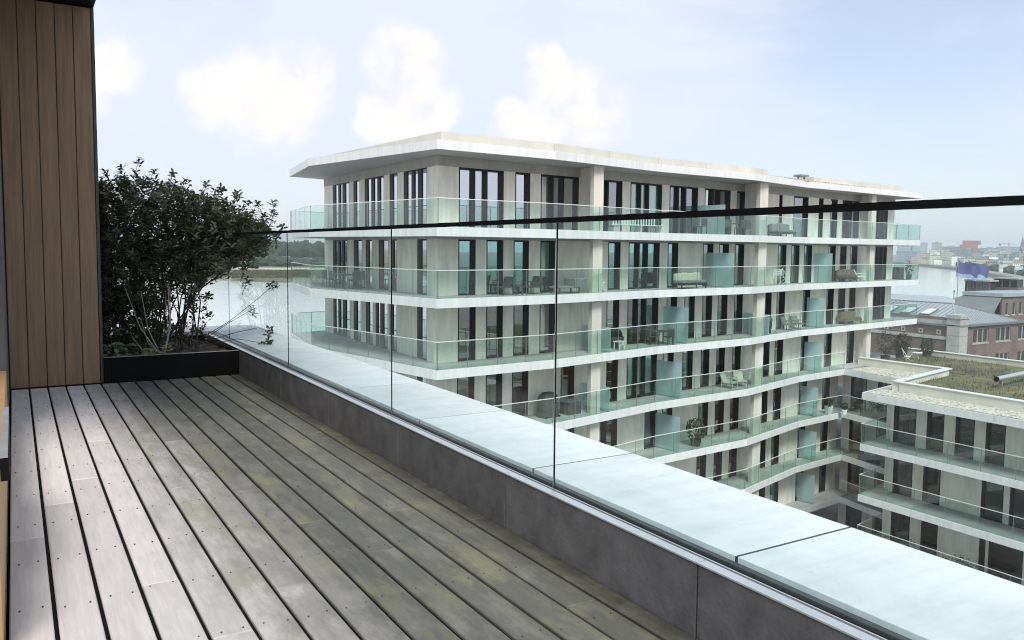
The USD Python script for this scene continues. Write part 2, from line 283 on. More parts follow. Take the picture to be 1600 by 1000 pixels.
BOXF = np.array([[0, 3, 2], [0, 2, 1], [4, 5, 6], [4, 6, 7], [0, 1, 5], [0, 5, 4], [1, 2, 6], [1, 6, 5], [2, 3, 7], [2, 7, 6], [3, 0, 4], [3, 4, 7]])


class MB:
    def __init__(s): s.v, s.f, s.n = [], [], 0

    def add(s, v, f):
        v = np.asarray(v, float); s.v.append(v); s.f.append(np.asarray(f) + s.n); s.n += len(v); return s

    def hexa(s, q, z0, z1):
        """a block over the plan quadrilateral q (counter-clockwise)"""
        q = np.asarray(q, float)
        if np.cross(q[1] - q[0], q[2] - q[1]) < 0: q = q[::-1]
        return s.add(np.vstack([np.c_[q, np.full(4, z0)], np.c_[q, np.full(4, z1)]]), BOXF)

    def box(s, x0, x1, y0, y1, z0, z1): return s.hexa([(x0, y0), (x1, y0), (x1, y1), (x0, y1)], z0, z1)

    def strip(s, p, q, t0, t1, z0, z1):
        """a wall from plan point p to q, between the offsets t0 and t1 to the left of p->q"""
        p, q = np.array(p, float), np.array(q, float); d = (q - p) / np.linalg.norm(q - p); n = np.array([-d[1], d[0]])
        return s.hexa([p + n * t0, q + n * t0, q + n * t1, p + n * t1], z0, z1)

    def prism(s, poly, z0, z1):
        t = trimesh.creation.extrude_polygon(Polygon(poly), z1 - z0, engine='earcut'); t.apply_translation([0, 0, z0]); return s.add(t.vertices, t.faces)

    def tm(s, t): return s.add(t.vertices, t.faces)

    def bar(s, a, b, r0, r1=None, n=6):
        a, b = np.array(a, float), np.array(b, float); r1 = r0 if r1 is None else r1
        d = b - a; d /= np.linalg.norm(d) + 1e-12; u = np.cross(d, [0, 0, 1.0]) if abs(d[2]) < .95 else np.cross(d, [1.0, 0, 0]); u /= np.linalg.norm(u); w = np.cross(d, u)
        t = np.arange(n) * 2 * math.pi / n; c = np.cos(t)[:, None] * u + np.sin(t)[:, None] * w
        v = np.vstack([a + c * r0, b + c * r1, [a], [b]]); f = []
        for i in range(n):
            j = (i + 1) % n; f += [(i, n + j, j), (i, n + i, n + j), (2 * n, i, j), (2 * n + 1, n + j, n + i)]
        return s.add(v, [(x[0], x[2], x[1]) for x in f])

    def path(s, pts, r0, r1=None, n=5):
        r1 = r0 if r1 is None else r1; k = len(pts) - 1
        for i in range(k): s.bar(pts[i], pts[i + 1], r0 + (r1 - r0) * i / k, r0 + (r1 - r0) * (i + 1) / k, n)
        return s

    def quad(s, a, b, c, d): return s.add([a, b, c, d], [(0, 1, 2), (0, 2, 3)])

    def build(s, name, mat, parent, label=None, kind=None, smooth=False, local=False):
        v = np.vstack(s.v); f = np.vstack(s.f)
        keep, inv = np.unique(f, return_inverse=True); v = v[keep]; f = inv.reshape(f.shape)
        top = '/World/' + parent.split('/')[2]
        if not local: v = v - np.array(ORIGIN.get(top, (0, 0, 0)))
        path = numbered(parent + '/' + name)
        g = usdkit.mesh(stage, path, (v, f), M[mat] if isinstance(mat, str) else mat, smooth=smooth)
        if label: g.GetPrim().SetCustomDataByKey('label', label)
        if kind: g.GetPrim().SetCustomDataByKey('kind', kind)
        return path


def single(name, mb, mat, label=None, cat=None, group=None, kind=None, smooth=False):
    v = np.vstack(mb.v); f = np.vstack(mb.f); v = v + [0, 0, EYE]
    path = numbered('/World/' + name)
    p = usdkit.mesh(stage, path, (v, f), M[mat] if isinstance(mat, str) else mat, smooth=smooth).GetPrim()
    for k, val in (('label', label), ('category', cat), ('group', group), ('kind', kind)):
        if val: p.SetCustomDataByKey(k, val)
    return path


def bevel_box(x0, x1, y0, y1, z0, z1, b=.004):
    """a box with its four upper edges chamfered"""
    v = [(x0, y0, z0), (x1, y0, z0), (x1, y1, z0), (x0, y1, z0), (x0, y0, z1 - b), (x1, y0, z1 - b), (x1, y1, z1 - b), (x0, y1, z1 - b), (x0 + b, y0 + b, z1), (x1 - b, y0 + b, z1), (x1 - b, y1 - b, z1), (x0 + b, y1 - b, z1)]
    f = [(0, 2, 1), (0, 3, 2), (8, 9, 10), (8, 10, 11)]
    for a in (0, 4):
        for i in range(4):
            j = (i + 1) % 4; f += [(a + i, a + j, a + 4 + j), (a + i, a + 4 + j, a + 4 + i)]
    return v, f


# ------------------------------------------------------------------ ground, river, far shores
GZ, WZ = -21.7, -24.0
mb = MB(); mb.quad((-6000, -3000, WZ), (6000, -3000, WZ), (6000, 9000, WZ), (-6000, 9000, WZ)); single('river', mb, 'water', kind='structure')
NEAR = [(-900, 54), (62, 54), (120, 98), (282, 184), (678, 351), (773, 419), (861, 483), (1033, 607), (1275, 818), (1536, 1043), (2500, 1900), (5000, 3600), (5000, -2500), (-900, -2500)]
mb = MB(); mb.prism(NEAR, WZ - 3, GZ); single('ground', mb, 'ground', kind='structure')
FAR = [(-5000, 700), (-700, 640), (40, 640), (106, 604), (131, 573), (152, 540), (240, 590), (420, 720), (900, 1150), (1500, 1560), (2600, 2300), (5200, 4000), (5200, 8500), (-5000, 8500)]
mb = MB(); mb.prism(FAR, WZ - 2, -23.4); single('far_bank', mb, 'marsh', kind='structure')
# embankment of the city side, seen along the bend
mb = MB(); R = np.array([(480, 262), (678, 351), (773, 419), (861, 483), (1033, 607), (1275, 818), (1536, 1043), (2000, 1460)], float)
for a, b in zip(R[:-1], R[1:]): mb.strip(a, b, -14, -.3, GZ + .01, GZ + 1.6)
single('embankment', mb, 'quay', kind='structure')

# ------------------------------------------------------------------ our terrace
DZ = -1.145
PITCHX = .1275
deck = thing('terrace_deck', None, None, (0.8, 4, DZ), kind='structure')
knots = {0: [3.65], 1: [4.09], 2: [4.47], 3: [5.31, 2.95], 4: [2.44, 6.2], 5: [4.09, 6.53], 6: [5.1, 2.7], 7: [6.17, 3.9], 8: [5.77, 3.3], 9: [2.86, 5.0], 10: [6.6, 4.4], 11: [3.27, 5.9], 12: [4.9, 2.1], 13: [5.5, 3.0]}
screws = MB()
for r in range(14):
    x0 = -.05 + r * PITCHX + .0065; x1 = x0 + PITCHX - .013
    if r == 13: x1 = 1.692
    cuts = [.4] + sorted(knots[r]) + [7.49 if r < 5 or True else 7.5]
    for a, b in zip(cuts[:-1], cuts[1:]):
        dz = nrg.uniform(-.0012, .0012)
        v, f = bevel_box(x0, x1, a + .0018, b - .0018, DZ - .026, DZ + dz, .0035)
        MB().add(v, f).build('deck_board', 'deck', deck)
    if r: MB().box(x0 - .0125, x0 - .0005, .4, 7.49, DZ - .03, DZ - .011).build('groove_dirt', 'blackmetal', deck)  # black strip stands for the shade in the gap between boards
    for k in range(16):
        y = .62 + .46 * k + nrg.uniform(-.02, .02)
        if y > 7.4: continue
        for dx in (.024, .09):
            if x0 + dx < x1:
                t = trimesh.creation.cylinder(.0030, .004, sections=7); t.apply_translation([x0 + dx + nrg.uniform(-.004, .004), y + nrg.uniform(-.012, .012), DZ + .0012]); screws.tm(t)
screws.build('screw_heads', 'darkgrey', deck, kind='stuff')
MB().box(-.055, 1.70, .3, 7.55, DZ - .12, DZ - .06).build('subfloor', 'blackmetal', deck)

parapet = thing('parapet', 'low dark parapet with wide pale coping slabs along the timber deck', 'parapet', (1.9, 4, DZ))
KY0 = [7.52, 6.19, 5.078, 3.959, 2.854, 1.744, .63, -.5]
for a, b in zip(KY0[:-1], KY0[1:]):
    MB().box(1.70, 1.7295, b + .0045, a - .0045, DZ - .05, -.925).build('kerb_panel', 'kerb', parapet)
MB().box(1.7302, 2.26, -.5, 9.62, DZ - .3, -.945).build('core', 'blackmetal', parapet)
for a, b in zip([9.05] + KY0[1:-1], KY0[1:]):
    MB().box(1.697, 1.7335, b + .0015, a - .0015, -.9245, -.9195).build('edge_trim', 'alu', parapet)
CY0 = [9.02, 8.27, 7.17, 6.07, 4.97, 3.89, 2.79, 1.68, .58, -.5]
for a, b in zip(CY0[:-1], CY0[1:]):
    v, f = bevel_box(1.792, 2.31, b + .006, a - .006, -.938, -.897, .0015)
    MB().add(v, f).build('coping_slab', 'coping', parapet)
    MB().box(1.793, 2.309, b - .0058, b + .0058, -.938, -.8985).build('joint_sealant', 'darkgrey', parapet)
for a, b in ((-.9, .1), (.107, 1.2), (1.207, 2.31)):
    v, f = bevel_box(a, b, 9.027, 9.55, -.938, -.897, .004); MB().add(v, f).build('coping_slab', 'coping', parapet)
MB().box(-3.0, 1.729, 9.08, 9.52, DZ - .3, -.945).build('core', 'slab', parapet)
MB().box(2.2605, 2.285, -.5, 9.54, DZ - 1.1, -.95).build('outer_panel', 'fascia', parapet)

bal = thing('glass_balustrade', 'frameless clear glass balustrade with thin black handrail on the deck parapet', 'balustrade', (1.76, 4, -.93))
GY = [9.0, 8.164, 6.178, 4.187, 2.590, .55, -.5]
for a, b in zip(GY[:-1], GY[1:]):
    MB().box(1.752, 1.768, b + .0035, a - .0035, -.935, .0955).build('glass_pane', 'clear', bal)
for y in GY[1:-1]:
    MB().box(1.7575, 1.7625, y - .0030, y + .0006, -.93, .095).build('joint_seal', 'blackmetal', bal)
    MB().box(1.7575, 1.7625, y + .0008, y + .0030, -.93, .095).build('joint_strip', 'rail', bal)
MB().box(1.748, 1.772, -.5, 9.0, .0962, .115).build('handrail', 'blackmetal', bal)
MB().box(1.7345, 1.7515, -.5, 9.0, -.944, -.926).build('inner_gasket', 'darkgrey', bal)
MB().box(1.742, 1.7465, -.5, 9.0, -.926, -.918).build('bright_bead', 'alu', bal)
MB().box(1.7695, 1.791, -.5, 9.0, -.944, -.915).build('outer_gasket', 'darkgrey', bal)

own = thing('terrace_building', 'dark brown timber clad end wall under a black soffit beside the deck', 'building', (-2, 8, DZ))
for i in range(0, 5):
    a = -.05 + i * PITCHX + (.012 if i == 5 else 0); b = a + PITCHX
    if i == 4: b = .588
    x0, x1 = a + .0025, min(b, .590) - .0025
    v, f = bevel_box(x0, x1, 0, 3.02, 0, .022, .003)   # lay flat, then stand it up
    v = np.array(v); v = np.c_[v[:, 0], 7.552 - v[:, 2] + .022 - .022, DZ + .004 + v[:, 1]]
    MB().add(v, np.array(f)[:, ::-1][:, [0, 1, 2]]).build('cladding_board', 'timber', own)
MB().box(-4, .589, 7.5525, 9.0, DZ, 1.885).build('end_wall', 'darkgrey', own)
MB().box(.5905, .612, 7.5275, 9.0, DZ + .004, 1.885).build('corner_trim', 'darkgrey', own)
MB().box(-4, .612, 3.6, 9.1, 1.888, 2.25).build('soffit', 'blackmetal', own)  # unseen front part, lengthened to shade the top of the wall
fr = MB().box(-.12, -.056, 2.6, 5.745, DZ - .02, -.76).build('timber_post_frame', 'orange', own)
MB().box(-4, -.0565, 5.75, 7.549, DZ - .015, 1.885).build('side_wall', 'darkgrey', own)  # tall at the far end only, shaped to shade the cladding boards
br = thing('door_stop', 'small black bracket with a grey plate on the orange timber at the left edge', 'bracket', (-.05, 3.6, -.72))
MB().box(-.0555, -.031, 3.0, 3.85, -.745, -.672).build('bracket_body', 'blackmetal', br)
MB().box(-.0555, -.033, 3.0, 3.85, -.6715, -.655).build('cap_plate', 'midgrey', br)
MB().box(-14, 2.255, -16, 9.5, GZ, DZ - .31).build('lower_storeys', 'concrete', own)
MB().box(-14, -.13, -16, 7.5, DZ - .309, DZ - .02).build('rear_terrace', 'tile', own)
for k in range(6):
    MB().box(2.2555, 2.30, -15.5, 9.4, GZ + 2.6 + 3.1 * k, GZ + 3.0 + 3.1 * k).build('storey_band', 'fascia', own)

# planter with shrub
pl = thing('planter', 'long black steel planter filled with soil at the end of the deck', 'planter', (1.15, 8.2, DZ))
PX0, PX1, PY0, PY1, PT = .616, 1.694, 7.508, 9.0, -.935
MB().box(PX0, PX1, PY0, PY0 + .012, DZ + .003, PT).build('front_panel', 'blackmetal', pl)
MB().box(PX0, PX1, PY1 - .012, PY1, DZ + .003, PT).build('back_panel', 'blackmetal', pl)
MB().box(PX0, PX0 + .012, PY0 + .0125, PY1 - .0125, DZ + .003, PT).build('side_panel', 'blackmetal', pl)
MB().box(PX1 - .012, PX1, PY0 + .0125, PY1 - .0125, DZ + .003, PT).build('side_panel', 'blackmetal', pl)
MB().box(PX0 - .002, PX1 + .002, PY0 - .003, PY0 + .016, PT + .0005, PT + .006).build('rim', 'midgrey', pl)
gx, gy = np.meshgrid(np.linspace(PX0 + .0125, PX1 - .0125, 40), np.linspace(PY0 + .0126, PY1 - .0126, 50), indexing='ij')
gz = PT - .055 + .05 * (meshkit.fbm(np.stack([gx * 9, gy * 9, 0 * gx], -1), 4, 3) - .4)
idx = np.arange(2000).reshape(40, 50); q = np.stack([idx[:-1, :-1], idx[1:, :-1], idx[1:, 1:], idx[:-1, 1:]], -1).reshape(-1, 4)
MB().add(np.stack([gx, gy, gz], -1).reshape(-1, 3), np.vstack([q[:, [0, 1, 2]], q[:, [0, 2, 3]]])).build('soil', 'soil', pl, smooth=True)


def leaf(mbv, mbf, base, d, up, ln, w, cnt):
    d = d / np.linalg.norm(d); s = np.cross(d, up); s /= np.linalg.norm(s) + 1e-9; n = np.cross(s, d)
    t = np.array([0, .35, .72, 1.0]); ww = np.array([.08, .42, .5, .06]) * w
    mid = base + np.outer(t * ln, d) + np.outer(-.18 * ln * t * t, n)
    l = mid + np.outer(ww, s) + np.outer(.25 * ww, n); r = mid - np.outer(ww, s) + np.outer(.25 * ww, n)
    v = np.vstack([l, mid, r])
    for k in range(3):
        for o in (0, 4):
            mbf += [(cnt + o + k, cnt + o + 4 + k, cnt + o + 5 + k), (cnt + o + k, cnt + o + 5 + k, cnt + o + 1 + k)]
    mbv.append(v); return cnt + 12


shrub = thing('shrub', 'large dense dark evergreen shrub overhanging the glass from the black planter', 'shrub', (1.25, 8.25, PT - .03))
r3 = np.random.default_rng(4)
stems = MB(); tips = []


def profile(x):
    """height of the crown's top and bottom over x"""
    top = np.interp(x, [.4, .66, .98, 1.38, 1.7, 1.9, 2.05, 2.2], [.46, .57, .63, .52, .43, .30, .24, .1])
    bot = np.interp(x, [.4, .7, 1.0, 1.3, 1.6, 1.9, 2.2], [-.82, -.80, -.66, -.42, -.34, -.16, .05])
    return top, bot


base_pts = [np.array([1.30 + r3.normal(0, .10), 8.2 + r3.normal(0, .10), PT - .05]) for _ in range(17)] + [np.array([.85 + r3.normal(0, .12), 8.25 + r3.normal(0, .2), PT - .05]) for _ in range(13)] + [np.array([1.15 + r3.normal(0, .1), 8.4 + r3.normal(0, .2), PT - .05]) for _ in range(8)]
for i, b in enumerate(base_pts):
    x = (r3.uniform(1.15, 2.15) if i < 17 else r3.uniform(.5, 1.2) if i < 30 else r3.uniform(.8, 1.7)); y = 8.2 + r3.uniform(-.55, .6)
    t, bo = profile(x); e = np.array([x, y, bo + (t - bo) * r3.uniform(.35, .95)])
    mid = b * .5 + e * .5 + np.array([-(x - b[0]) * .18, 0, .06]) + r3.normal(0, .02, 3)
    pts = [b, b * .3 + mid * .7, mid, mid * .4 + e * .6, e]
    pts = [p_ + r3.normal(0, .018, 3) * (0 if k_ == 0 else 1) for k_, p_ in enumerate(pts)]; stems.path(pts, .0075, .0022)
    for k in range(15):
        s = r3.uniform(.42, 1.0); j = min(int(s * 4), 3); o = pts[j] * (1 - (s * 4 - j)) + pts[j + 1] * (s * 4 - j)
        dx = r3.normal(0, .16); ex = o[0] + dx; tt, bb = profile(ex)
        te = np.array([ex, o[1] + r3.normal(0, .18), np.clip(o[2] + r3.uniform(-.02, .26), bb, tt + .05)])
        stems.path([o, (o + te) / 2 + r3.normal(0, .015, 3), te], .0028, .0012, 4); tips.append(te)
for _ in range(520):
    x = r3.uniform(.63, 1.15) if _ < 330 else r3.uniform(.65, 1.6); tips.append(np.array([x, 8.0 + abs(r3.normal(0, .35)), PT + r3.uniform(.02, .55)]))
while len(tips) < 3500:
    x = r3.uniform(.42, 2.12); t, bo = profile(x); z = bo + (t - bo) * r3.beta(1.5, 1.15); y = 8.25 + r3.normal(0, .24)
    if r3.random() < .25 and z < -.2 and x > 1.0: continue
    tips.append(np.array([x, np.clip(y, 7.45, 9.0), z]))
tips = [np.array([max(t_[0], .68), t_[1], t_[2]]) for t_ in tips]
for (x, z) in ((.99, .74), (1.28, .66), (1.40, .61), (1.57, .585), (1.72, .55), (1.86, .50), (2.04, .42), (2.22, .42), (2.25, .34), (2.14, .30), (2.08, .20), (.72, .65), (.83, .68), (1.12, .68), (1.9, -.05), (1.95, -.2), (1.98, -.33), (2.02, -.1)):
    e = np.array([x, 8.2 + r3.normal(0, .1), z]); o = e + np.array([-.05, .02, -.16]); stems.path([o, e], .003, .0014, 4); tips += [e, e + r3.normal(0, .014, 3), (o * .5 + e * .5)]
for pts in ([(1.42, 8.2, PT), (1.75, 8.1, -.72), (2.0, 8.0, -.5), (2.12, 7.95, -.38)], [(1.45, 8.1, PT), (1.72, 7.9, -.82), (1.93, 7.75, -.76), (2.02, 7.7, -.80)], [(1.45, 8.15, PT), (1.7, 8.0, -.74), (1.95, 7.9, -.58)], [(1.5, 8.0, PT), (1.75, 7.8, -.86), (1.98, 7.6, -.9)]):
    stems.path([np.array(p) for p in pts], .004, .002, 5)
    for k in range(3): tips.append(np.array(pts[-1]) + r3.normal(0, .03, 3))
stems.build('stems', 'stem', shrub)
lv, lf, cnt = [], [], 0
for tp in tips:
    ax = np.array([r3.normal(0, .45), r3.normal(0, .45), 1.0]); ax /= np.linalg.norm(ax)
    a0 = r3.uniform(0, 6.28); k = r3.integers(6, 10); u = np.cross(ax, [1, 0, .2]); u /= np.linalg.norm(u); w = np.cross(ax, u)
    for j in range(k):
        a = a0 + j * 2.4; out = math.cos(a) * u + math.sin(a) * w; d = out * r3.uniform(.6, 1.1) + ax * r3.uniform(.1, .75)
        cnt = leaf(lv, lf, tp - ax * .008 * j, d, ax, r3.uniform(.036, .060), r3.uniform(.019, .030), cnt)
mb = MB(); mb.add(np.vstack(lv), np.array(lf)); mb.build('foliage', 'leaf', shrub, kind='stuff')

dry = thing('dry_plant', 'bare pale dry stalks standing in the planter in front of the shrub', 'plant', (1.09, 7.66, PT - .04))
mb = MB(); b = np.array([1.09, 7.66, PT - .05])
for e in ([.80, 7.66, -.36], [.93, 7.7, -.40], [1.135, 7.62, -.33], [1.155, 7.66, -.36], [1.12, 7.68, -.45], [.84, 7.60, -.78], [.92, 7.72, -.62]):
    e = np.array(e); mid = (b + e) / 2 + np.array([.035 if e[0] > 1.09 else -.035, 0, -.03]); mb.path([b, b * .5 + mid * .5 + [0, 0, -.01], mid, e], .007, .003, 5)
mb.build('stalk', 'drystem', dry)
lv, lf, cnt = [], [], 0
for k in range(26):
    cnt = leaf(lv, lf, b + [r3.normal(.02, .03), r3.normal(0, .03), .05 + r3.uniform(-.03, .05)], np.array([r3.normal(), r3.normal() - .5, r3.uniform(-.4, .6)]), np.array([0, 0, 1.0]), .05, .034, cnt)
MB().add(np.vstack(lv), np.array(lf)).build('base_leaves', 'lightleaf', dry)
low = thing('ivy_plant', 'low broad leaved ground plant at the left corner of the planter', 'plant', (.8, 7.6, PT - .04))
lv, lf, cnt = [], [], 0
for k in range(90):
    cx = r3.choice([.72, .78, .97]); p0 = np.array([cx + r3.normal(0, .05), 7.58 + abs(r3.normal(0, .05)), PT + r3.uniform(-.04, .12 if cx < .9 else .05)])
    cnt = leaf(lv, lf, p0, np.array([r3.normal(), -abs(r3.normal()), r3.uniform(-.6, .6)]), np.array([0, -.5, 1.0]), r3.uniform(.04, .065), r3.uniform(.03, .045), cnt)
MB().add(np.vstack(lv), np.array(lf)).build('leaves', 'ivy', low)

# ------------------------------------------------------------------ the apartment building opposite
S, H = 3.1, .39


def zt(l): return -2.628 + (l - 4) * S + H      # top of the floor of storey l


def zb(l): return zt(l) - H


ROOFB, FASC, UPS = 4.15, 4.55, 4.95


def ztop(l): return zb(l + 1) if l < 5 else ROOFB


FRONTLINE = [(15.5, 31.9), (22, 32.5), (30, 34.3), (38, 35.05), (45, 37.05), (50.6, 37.75)]
FRONTEND = [(52, 38.0), (61.3, 39.3)]
LEFTLINE = [(14.4, 49.9), (13.3, 42.6), (15.5, 31.9)]
NORTH = [(61.3, 52.3), (17.2, 50.8)]
I_, N_, A_ = (50.6, 37.75), (49.6, 32.3), (43.15, 30.95)
SL = .155


def wally(x): return 34.0 + SL * (x - 16.55)


def polyseg(poly, piece, gap=.012):
    """cuts an open polyline into straight pieces no longer than piece"""
    out = []
    for p, q in zip(poly[:-1], poly[1:]):
        p, q = np.array(p, float), np.array(q, float); n = max(1, int(round(np.linalg.norm(q - p) / piece)))
        for k in range(n): out.append((p + (q - p) * k / n, p + (q - p) * (k + 1) / n))
    return out


apt = thing('apartment_building', 'pale concrete apartment block with white balcony bands and green glass balustrades', 'building', (36, 42, GZ))
COURTW = None


def fascia(parent, poly, z0, z1, piece=7.0, t=.05, mat='fascia', name='fascia_panel'):
    for p, q in polyseg(poly, piece):
        d = (q - p) / np.linalg.norm(q - p)
        MB().strip(p + d * .011, q - d * .011, 0, t, z0, z1).build(name, mat, parent)


def inset(poly, d):
    g = Polygon(poly).buffer(-d, join_style=2); return list(g.exterior.coords)[:-1]


def balustrade(parent, poly, z, piece=1.75, h=1.22, rail=True):
    for p, q in polyseg(poly, piece):
        d = (q - p) / np.linalg.norm(q - p)
        MB().strip(p + d * .02, q - d * .02, .06, .078, z - .0, z + h - .002).build('glass_panel', 'mint', parent)
    mbr = MB(); sl = MB()
    for p, q in polyseg(poly, piece):
        d = (q - p) / np.linalg.norm(q - p); sl.strip(q - d * .0195, q + d * .004, .058, .08, z, z + h - .002)
    sl.build('joint_seal', 'sealgrey', parent, kind='stuff')
    for p, q in zip(poly[:-1], poly[1:]):
        mbr.strip(p, q, .050, .088, z + h, z + h + .03)
    mbr.build('handrail', 'rail', parent)


for l in range(-1, 6):
    line = LEFTLINE[:-1] + FRONTLINE + (FRONTEND if l > 2 else [])
    back = NORTH if l > 2 else [(61.3, 39.35), (61.3, 52.3), (17.2, 50.8)]
    ring = line + back
    core = inset(ring, .055)
    MB().prism(core, zb(l) + .012, zt(l) - .012).build('floor_slab', 'slab', apt)
    MB().prism(inset(ring, .11), zt(l) - .006, zt(l)).build('terrace_tiles', 'tile', apt)
    MB().prism(inset(ring, .11), zb(l) + .003, zb(l) + .009).build('soffit', 'soffit', apt)
    fascia(apt, [NORTH[1]] + line + ([NORTH[0]] if l > 2 else []), zb(l), zt(l) + .02)
    if l >= 0:
        balustrade(apt, ([(17.1, 50.75)] + line + ([(61.3, 43.5)] if l > 2 else [])), zt(l) + .005)
# roof
ring = LEFTLINE[:-1] + FRONTLINE + FRONTEND + NORTH
MB().prism(inset(ring, .055), ROOFB + .012, FASC - .02).build('roof_slab', 'slab', apt)
MB().prism(inset(ring, .09), ROOFB + .003, ROOFB + .009).build('soffit', 'soffit', apt)
fascia(apt, [NORTH[1]] + LEFTLINE[:-1] + FRONTLINE + FRONTEND + [NORTH[0]], ROOFB, FASC)
up = [(14.9, 44.0), (15.85, 32.25), (22.1, 32.85), (30.1, 34.65), (38, 35.4), (40.2, 36.05)]
fascia(apt, up, FASC - .018, UPS, 4.2, .18, 'upstand', 'upstand_panel')
fascia(apt, [(40.2, 36.05), (40.35, 39)], FASC - .018, UPS, 4.2, .18, 'upstand', 'upstand_panel')
up2 = [(46.2, 40.5), (46.4, 37.6), (52, 38.35), (58.6, 39.3), (58.7, 43)]
fascia(apt, up2, FASC - .018, UPS, 4.4, .18, 'upstand', 'upstand_panel')
MB().prism([(15.5, 44), (16.1, 32.5), (30.2, 34.9), (40, 36.1), (58, 39.4), (58, 50), (16.5, 49)], FASC - .017, FASC + .1).build('roof_gravel', 'gravel', apt)
MB().box(45.2, 46.0, 37.7, 38.3, UPS - .02, UPS + .12).bar((45.3, 38, FASC), (45.3, 38, UPS), .06).bar((45.9, 38, FASC), (45.9, 38, UPS), .06).build('roof_vent', 'midgrey', apt)

FRONT = {
5:[(17.72, 20.36, [18.63, 19.36]), (21.08, 22.03, []), (22.74, 25.35, [23.58, 24.29]), (27.2, 28.65, [27.58]), (29.31, 31.94, [30.18, 30.84]), (32.62, 35.2, [33.45, 34.12]), (35.88, 38.43, [36.72, 37.39]), (39.1, 40.05, []), (40.75, 41.38, []), (43.79, 44.17, []), (45.56, 47.36, []), (48.73, 49.32, []), (50.31, 51.24, []), (51.96, 54.37, [52.87, 53.34]), (55.04, 55.82, []), (57.01, 58.85, [57.66, 58.23])],
4:[(17.7, 18.7, []), (19.35, 20.36, []), (21.02, 21.99, []), (22.75, 23.75, []), (27.63, 28.59, []), (29.25, 31.84, [30.14, 30.84]), (32.57, 33.49, []), (35.83, 36.84, []), (37.42, 38.4, []), (39.06, 40.02, []), (43.84, 44.83, []), (45.45, 46.44, []), (47.05, 48.04, []), (50.25, 51.22, []), (51.85, 52.76, []), (53.32, 54.35, []), (57.09, 58.94, [57.7, 58.32])],
3:[(17.7, 18.72, []), (19.35, 20.37, []), (21.04, 22.03, []), (22.75, 23.8, []), (27.58, 28.57, []), (29.24, 31.83, [30.1, 30.8]), (32.56, 33.49, []), (34.19, 35.16, []), (35.9, 36.85, []), (37.42, 38.41, []), (39.14, 40.03, []), (42.38, 43.26, []), (43.87, 44.86, []), (47.09, 47.99, []), (50.21, 51.18, []), (51.8, 52.81, []), (53.37, 54.31, []), (57.05, 58.9, [57.66, 58.28])],
2:[(17.66, 18.67, []), (19.36, 20.36, []), (20.99, 22.03, []), (24.26, 25.22, []), (27.64, 28.55, []), (29.27, 31.82, [30.15, 30.82]), (32.38, 33.31, []), (34.13, 35.1, []), (35.9, 36.72, []), (37.43, 38.29, []), (39.09, 39.98, []), (42.33, 43.21, []), (43.82, 44.81, []), (47.04, 47.94, []), (50.16, 51.13, []), (53.32, 54.36, [])],
1:[(17.67, 18.65, []), (19.34, 20.34, []), (21.03, 22.03, []), (24.32, 25.29, []), (27.12, 28.58, [27.71]), (30.86, 31.92, []), (32.38, 33.3, []), (35.78, 36.73, []), (37.44, 38.36, []), (39.03, 39.92, []), (42.27, 43.16, []), (43.84, 44.76, []), (46.99, 47.98, []), (50.11, 51.09, [])],
0:[(17.69, 18.67, []), (19.37, 20.37, []), (30.96, 31.97, []), (35.72, 36.67, []), (37.45, 38.3, []), (39.04, 39.87, []), (42.29, 43.11, []), (43.79, 44.71, []), (47.02, 47.93, []), (50.07, 51.04, [])],
-1:[(31.06, 32.07, []), (35.85, 36.8, []), (37.58, 38.44, []), (39.19, 40.02, []), (42.24, 43.2, []), (43.81, 44.81, []), (46.97, 47.96, []), (50.1, 50.99, [])]}
LEFT = {
5:[(45.82, 48.68, [47.67, 46.93]), (44.09, 45.07, []), (40.48, 43.28, [42.27, 41.38]), (38.68, 39.69, []), (35.17, 37.87, [36.9, 36.14])],
4:[(46.21, 48.75, [47.74, 47.05]), (43.73, 45.07, []), (42.16, 43.13, []), (39.88, 41.22, []), (38.78, 39.45, []), (35.16, 36.25, [])],
3:[(45.77, 48.76, [47.81, 47.0]), (43.97, 45.12, []), (42.09, 43.16, []), (39.99, 41.71, [41.02]), (38.79, 39.73, []), (35.15, 36.25, [])]}
for l in (2, 1, 0): LEFT[l] = LEFT[3]
ccount = random.Random(3)


